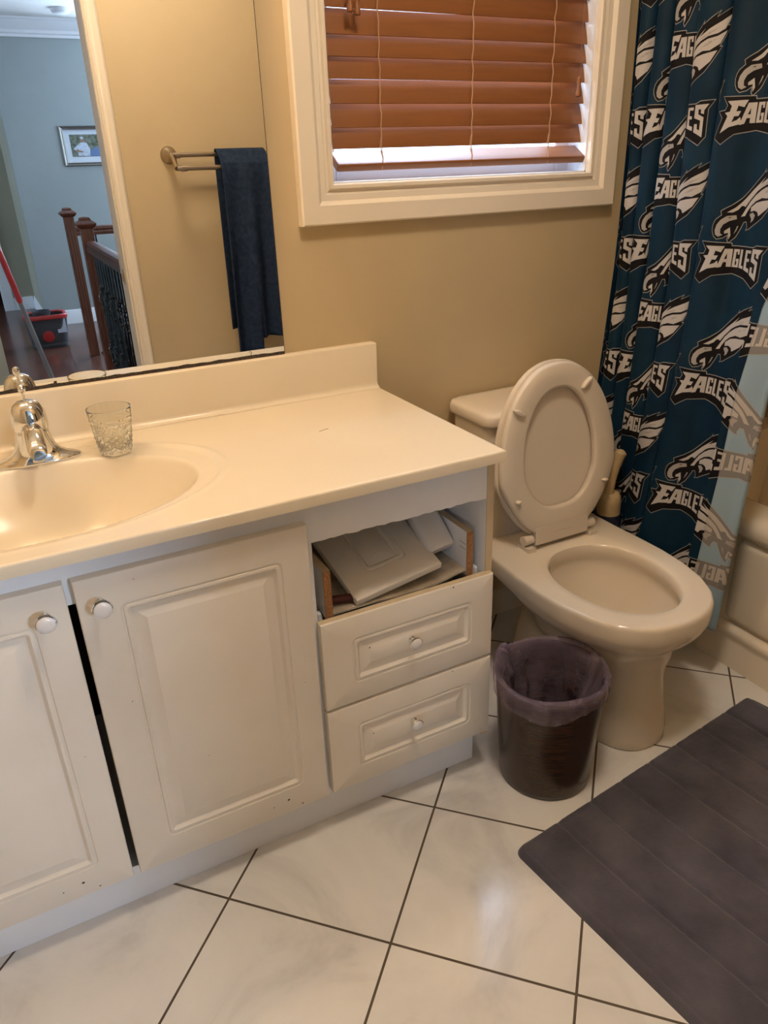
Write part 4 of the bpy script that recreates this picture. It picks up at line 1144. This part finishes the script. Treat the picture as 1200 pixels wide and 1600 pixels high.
sm = o.modifiers.new('thick', 'SOLIDIFY'); sm.thickness = .006; sm.offset = 0

# balustrade of the stairwell
def newel(x, y, h, w_=.070):
    t_ = thing('newel_post', '', 'newel post', (x, y, 0))
    b = BM(); rings = []
    box(b, (x-w_/2, y-w_/2, 0), (x+w_/2, y+w_/2, h-.07))
    for s in (-1, 1):
        for q in (-.02, 0, .02):
            box(b, (x+q-.004, y+s*w_/2-.002, .25), (x+q+.004, y+s*w_/2+.002, h-.16))
    o = obj('post_shaft', b, M['newel_wood'], t_, smooth=0, bevel=.004)
    b = BM()
    def sq(hw, z): return [(x-hw, y-hw, z), (x+hw, y-hw, z), (x+hw, y+hw, z), (x-hw, y+hw, z)]
    ring_loft(b, [sq(hw, h-.07+z) for hw, z in ((w_/2+.002, 0), (w_/2+.012, .008), (w_/2+.022, .022), (w_/2+.022, .030), (w_/2+.004, .042), (w_/2-.004, .046), (w_/2-.003, .054), (w_/2-.010, .062), (.006, .066))], True, True, True)
    obj('post_cap', b, M['newel_wood'], t_, smooth=20, bevel=.002)
    return t_
HN = 1.085
n1 = newel(-.200, -3.40, HN); n1['label'] = 'nearer reddish wood newel post at the stairwell corner'
n2 = newel(-.154, -4.69, HN+.01); n2['label'] = 'farther reddish wood newel post, leftmost in the mirror'
rail = thing('stair_railing', 'wood handrail with black iron balusters running toward the bathroom door', 'railing', (-.17, -2.5, 0))
hr = [(-.03, 0), (-.032, .02), (-.024, .032), (-.030, .042), (-.024, .058), (0, .064), (.024, .058), (.030, .042), (.024, .032), (.032, .02), (.03, 0)]
def handrail(p0, p1, parent):
    b = BM(); d = (Vector(p1)-Vector(p0)).normalized(); o_ = Vector((-d.y, d.x, 0))
    prism_path(b, hr, [(p0, o_, (0, 0, 1)), (p1, o_, (0, 0, 1))]); obj('handrail', b, M['newel_wood'], parent, smooth=30)
handrail((-.193, -3.36, .885), (-.215, -1.80, .885), rail)
def baluster(x, y, z1, kind, parent):
    b = BM(); s = .0065
    if kind % 2 == 0:
        tube(b, [(x, y, 0), (x, y, z1)], s, 4)
        for zc in (.30, .62):
            for q in range(4):
                pts = [(x+.020*math.sin(PI*k/8)*math.cos(q*PI/2+k*.55), y+.020*math.sin(PI*k/8)*math.sin(q*PI/2+k*.55), zc-.055+.11*k/8) for k in range(9)]
                tube(b, pts, .003, 5)
            for zz in (zc-.06, zc+.06): bmesh.ops.create_uvsphere(b, u_segments=8, v_segments=6, radius=.011, matrix=Matrix.Translation((x, y, zz)))
    else:
        tube(b, [(x, y, 0), (x, y, z1)], s, 4)
        for zz in (.24, .46, .70): lathe(b, [(.007, -.014), (.013, -.008), (.015, 0), (.013, .008), (.007, .014)], (x, y, zz), 10, cap0=True, cap1=True)
        for ss in (-1, 1):
            tube(b, [(x, y+ss*(.008+.022*math.sin(PI*k/10)), .46+.11*(k/5-1)) for k in range(11)], .0035, 5)
    lathe(b, [(.014, 0), (.014, .012), (.008, .02)], (x, y, 0), 8, cap0=True)
    return obj('baluster', b, M['iron'], parent, smooth=35)
for k in range(14):
    y = -3.28+k*.105; x = -.194-.0141*(y+3.36)
    baluster(x, y, .888, k, rail)
b = BM(); box(b, (-.25, -3.40, 0), (-.145, -1.80, .012)); obj('shoe_plate', b, M['newel_wood'], rail, smooth=0)
rail2 = thing('stair_railing', 'far wood handrail with thin balusters running right from the farther newel post', 'railing', (.6, -4.73, 0))
handrail((-.12, -4.73, .89), (2.69, -4.73, .89), rail2)
for k in range(12):
    baluster(.02+k*.22, -4.73, .893, 1, rail2)
# mop bucket and mop
bk = thing('mop_bucket', 'dark grey mop bucket with red rim on the landing floor', 'bucket', (-.42, -5.28, 0))
bxc, byc = -.415, -5.30
b = BM(); rings = []
for g_, z in ((.0, 0), (.004, .006), (.022, .19), (.026, .235), (.030, .240), (.030, .262), (.022, .262), (.018, .235), (.006, .02)):
    rings.append(rrz(bxc-.145-g_, bxc+.125+g_, byc-.115-g_, byc+.115+g_, z, .06))
ring_loft(b, rings, True, True, True); obj('bucket_body', b, M['grey_plastic'], bk, smooth=40)
b = BM(); rings = []
for g_, z in ((.030, .235), (.034, .238), (.034, .262), (.030, .268), (.010, .268), (.006, .258)):
    rings.append(rrz(bxc-.145-g_, bxc+.125+g_, byc-.115-g_, byc+.115+g_, z, .06))
ring_loft(b, rings, True); o = obj('bucket_rim', b, M['red_plastic'], bk, smooth=40); o['label'] = 'red rim'
b = BM(); lathe(b, [(.070, .0), (.074, .03), (.066, .03), (.060, -.06)], (bxc-.03, byc+.0, .262), 28, cap1=True); obj('wringer', b, M['grey_plastic'], bk)
b = BM(); lathe(b, [(.045, 0), (.045, .006), (.030, .008)], (bxc-.02, byc+.135, .10), 24, 'Y', cap1=True); obj('pedal', b, M['red_plastic'], bk)
b = BM(); box(b, (bxc+.06, byc+.128, .12), (bxc+.13, byc+.133, .24)); obj('bucket_sticker', b, M['photo_shirt'], bk, smooth=0)
mop = thing('mop', 'mop with red upper handle and grey pole leaning in the landing', 'mop', (-.55, -3.05, 0))
p0 = Vector((-.548, -3.05, .03)); d = Vector((-.162, 0, .95)).normalized()
b = BM(); tube(b, [p0, p0+d*.66], .013, 14); obj('mop_pole', b, M['grey_pole'], mop)
b = BM(); tube(b, [p0+d*.655, p0+d*.67, p0+d*1.33, p0+d*1.34], [.013, .0165, .0165, .010], 16); o = obj('mop_grip', b, M['red_plastic'], mop); o['label'] = 'red upper handle'
b = BM(); lathe(b, [(.10, 0), (.11, .012), (.10, .026), (.03, .04), (.018, .07)], (p0.x, p0.y, 0), 28, cap0=True, cap1=True); obj('mop_head', b, M['grey_plastic'], mop)

# framed photograph on the landing wall
pf = thing('picture_frame', 'small pewter framed photograph of a seated man in a pale shirt on landing wall', 'picture', (.27, -6.26, 1.5))
px0, px1, pz0, pz1 = .075, .47, 1.375, 1.700
pr_ = [(0, 0), (.022, .0), (.026, .006), (.018, .014), (.022, .022), (.012, .030), (0, .030)]
b = BM(); prism_path(b, pr_, [((x, -6.268, z), (0, 1, 0), (dx, 0, dz)) for x, z, dx, dz in ((px0+.03, pz0+.03, -1, -1), (px1-.03, pz0+.03, 1, -1), (px1-.03, pz1-.03, 1, 1), (px0+.03, pz1-.03, -1, 1), (px0+.03, pz0+.03, -1, -1))], close=True)
obj('frame_moulding', b, M['pewter'], pf, smooth=25)
b = BM(); box(b, (px0+.025, -6.268, pz0+.025), (px1-.025, -6.262, pz1-.025)); obj('mount', b, M['photo_mat'], pf, smooth=0)
b = BM(); yy = -6.2612
box(b, (px0+.075, -6.262, pz0+.075), (px1-.075, yy, pz1-.07), 0)
def flat(poly, mi, lay):
    vs = [b.verts.new((px0+.075+x*.245, yy+.0006*lay, pz0+.075+z*.175)) for x, z in poly]; b.faces.new(vs).material_index = mi
def blob(cx, cz, rx, rz, mi, lay): flat([(cx+rx*math.cos(k*PI/8), cz+rz*math.sin(k*PI/8)) for k in range(16)], mi, lay)
flat([(.62, .02), (.98, .02), (.98, .40), (.82, .45), (.66, .25)], 3, 1)
flat([(.20, .05), (.62, .03), (.66, .35), (.58, .62), (.48, .68), (.36, .66), (.24, .55), (.08, .38), (.12, .28), (.25, .36)], 2, 2)
flat([(.10, .30), (.16, .24), (.40, .18), (.40, .26), (.2, .34)], 1, 3); blob(.42, .78, .065, .13, 1, 3); blob(.42, .87, .066, .06, 2, 4)
obj('photo_print', b, [M['photo_green'], M['photo_skin'], M['photo_shirt'], M['photo_jeans']], pf, smooth=0)
# smoke detector on the landing ceiling
sd = BM(); lathe(sd, [(.075, 0), (.075, -.012), (.068, -.028), (.050, -.038), (.001, -.040)], (.20, -5.75, HC), 32, cap0=True, cap1=True)
tag(obj('smoke_detector', sd, M['white_trim'], smooth=40), 'white round smoke detector on the landing ceiling', 'smoke detector')
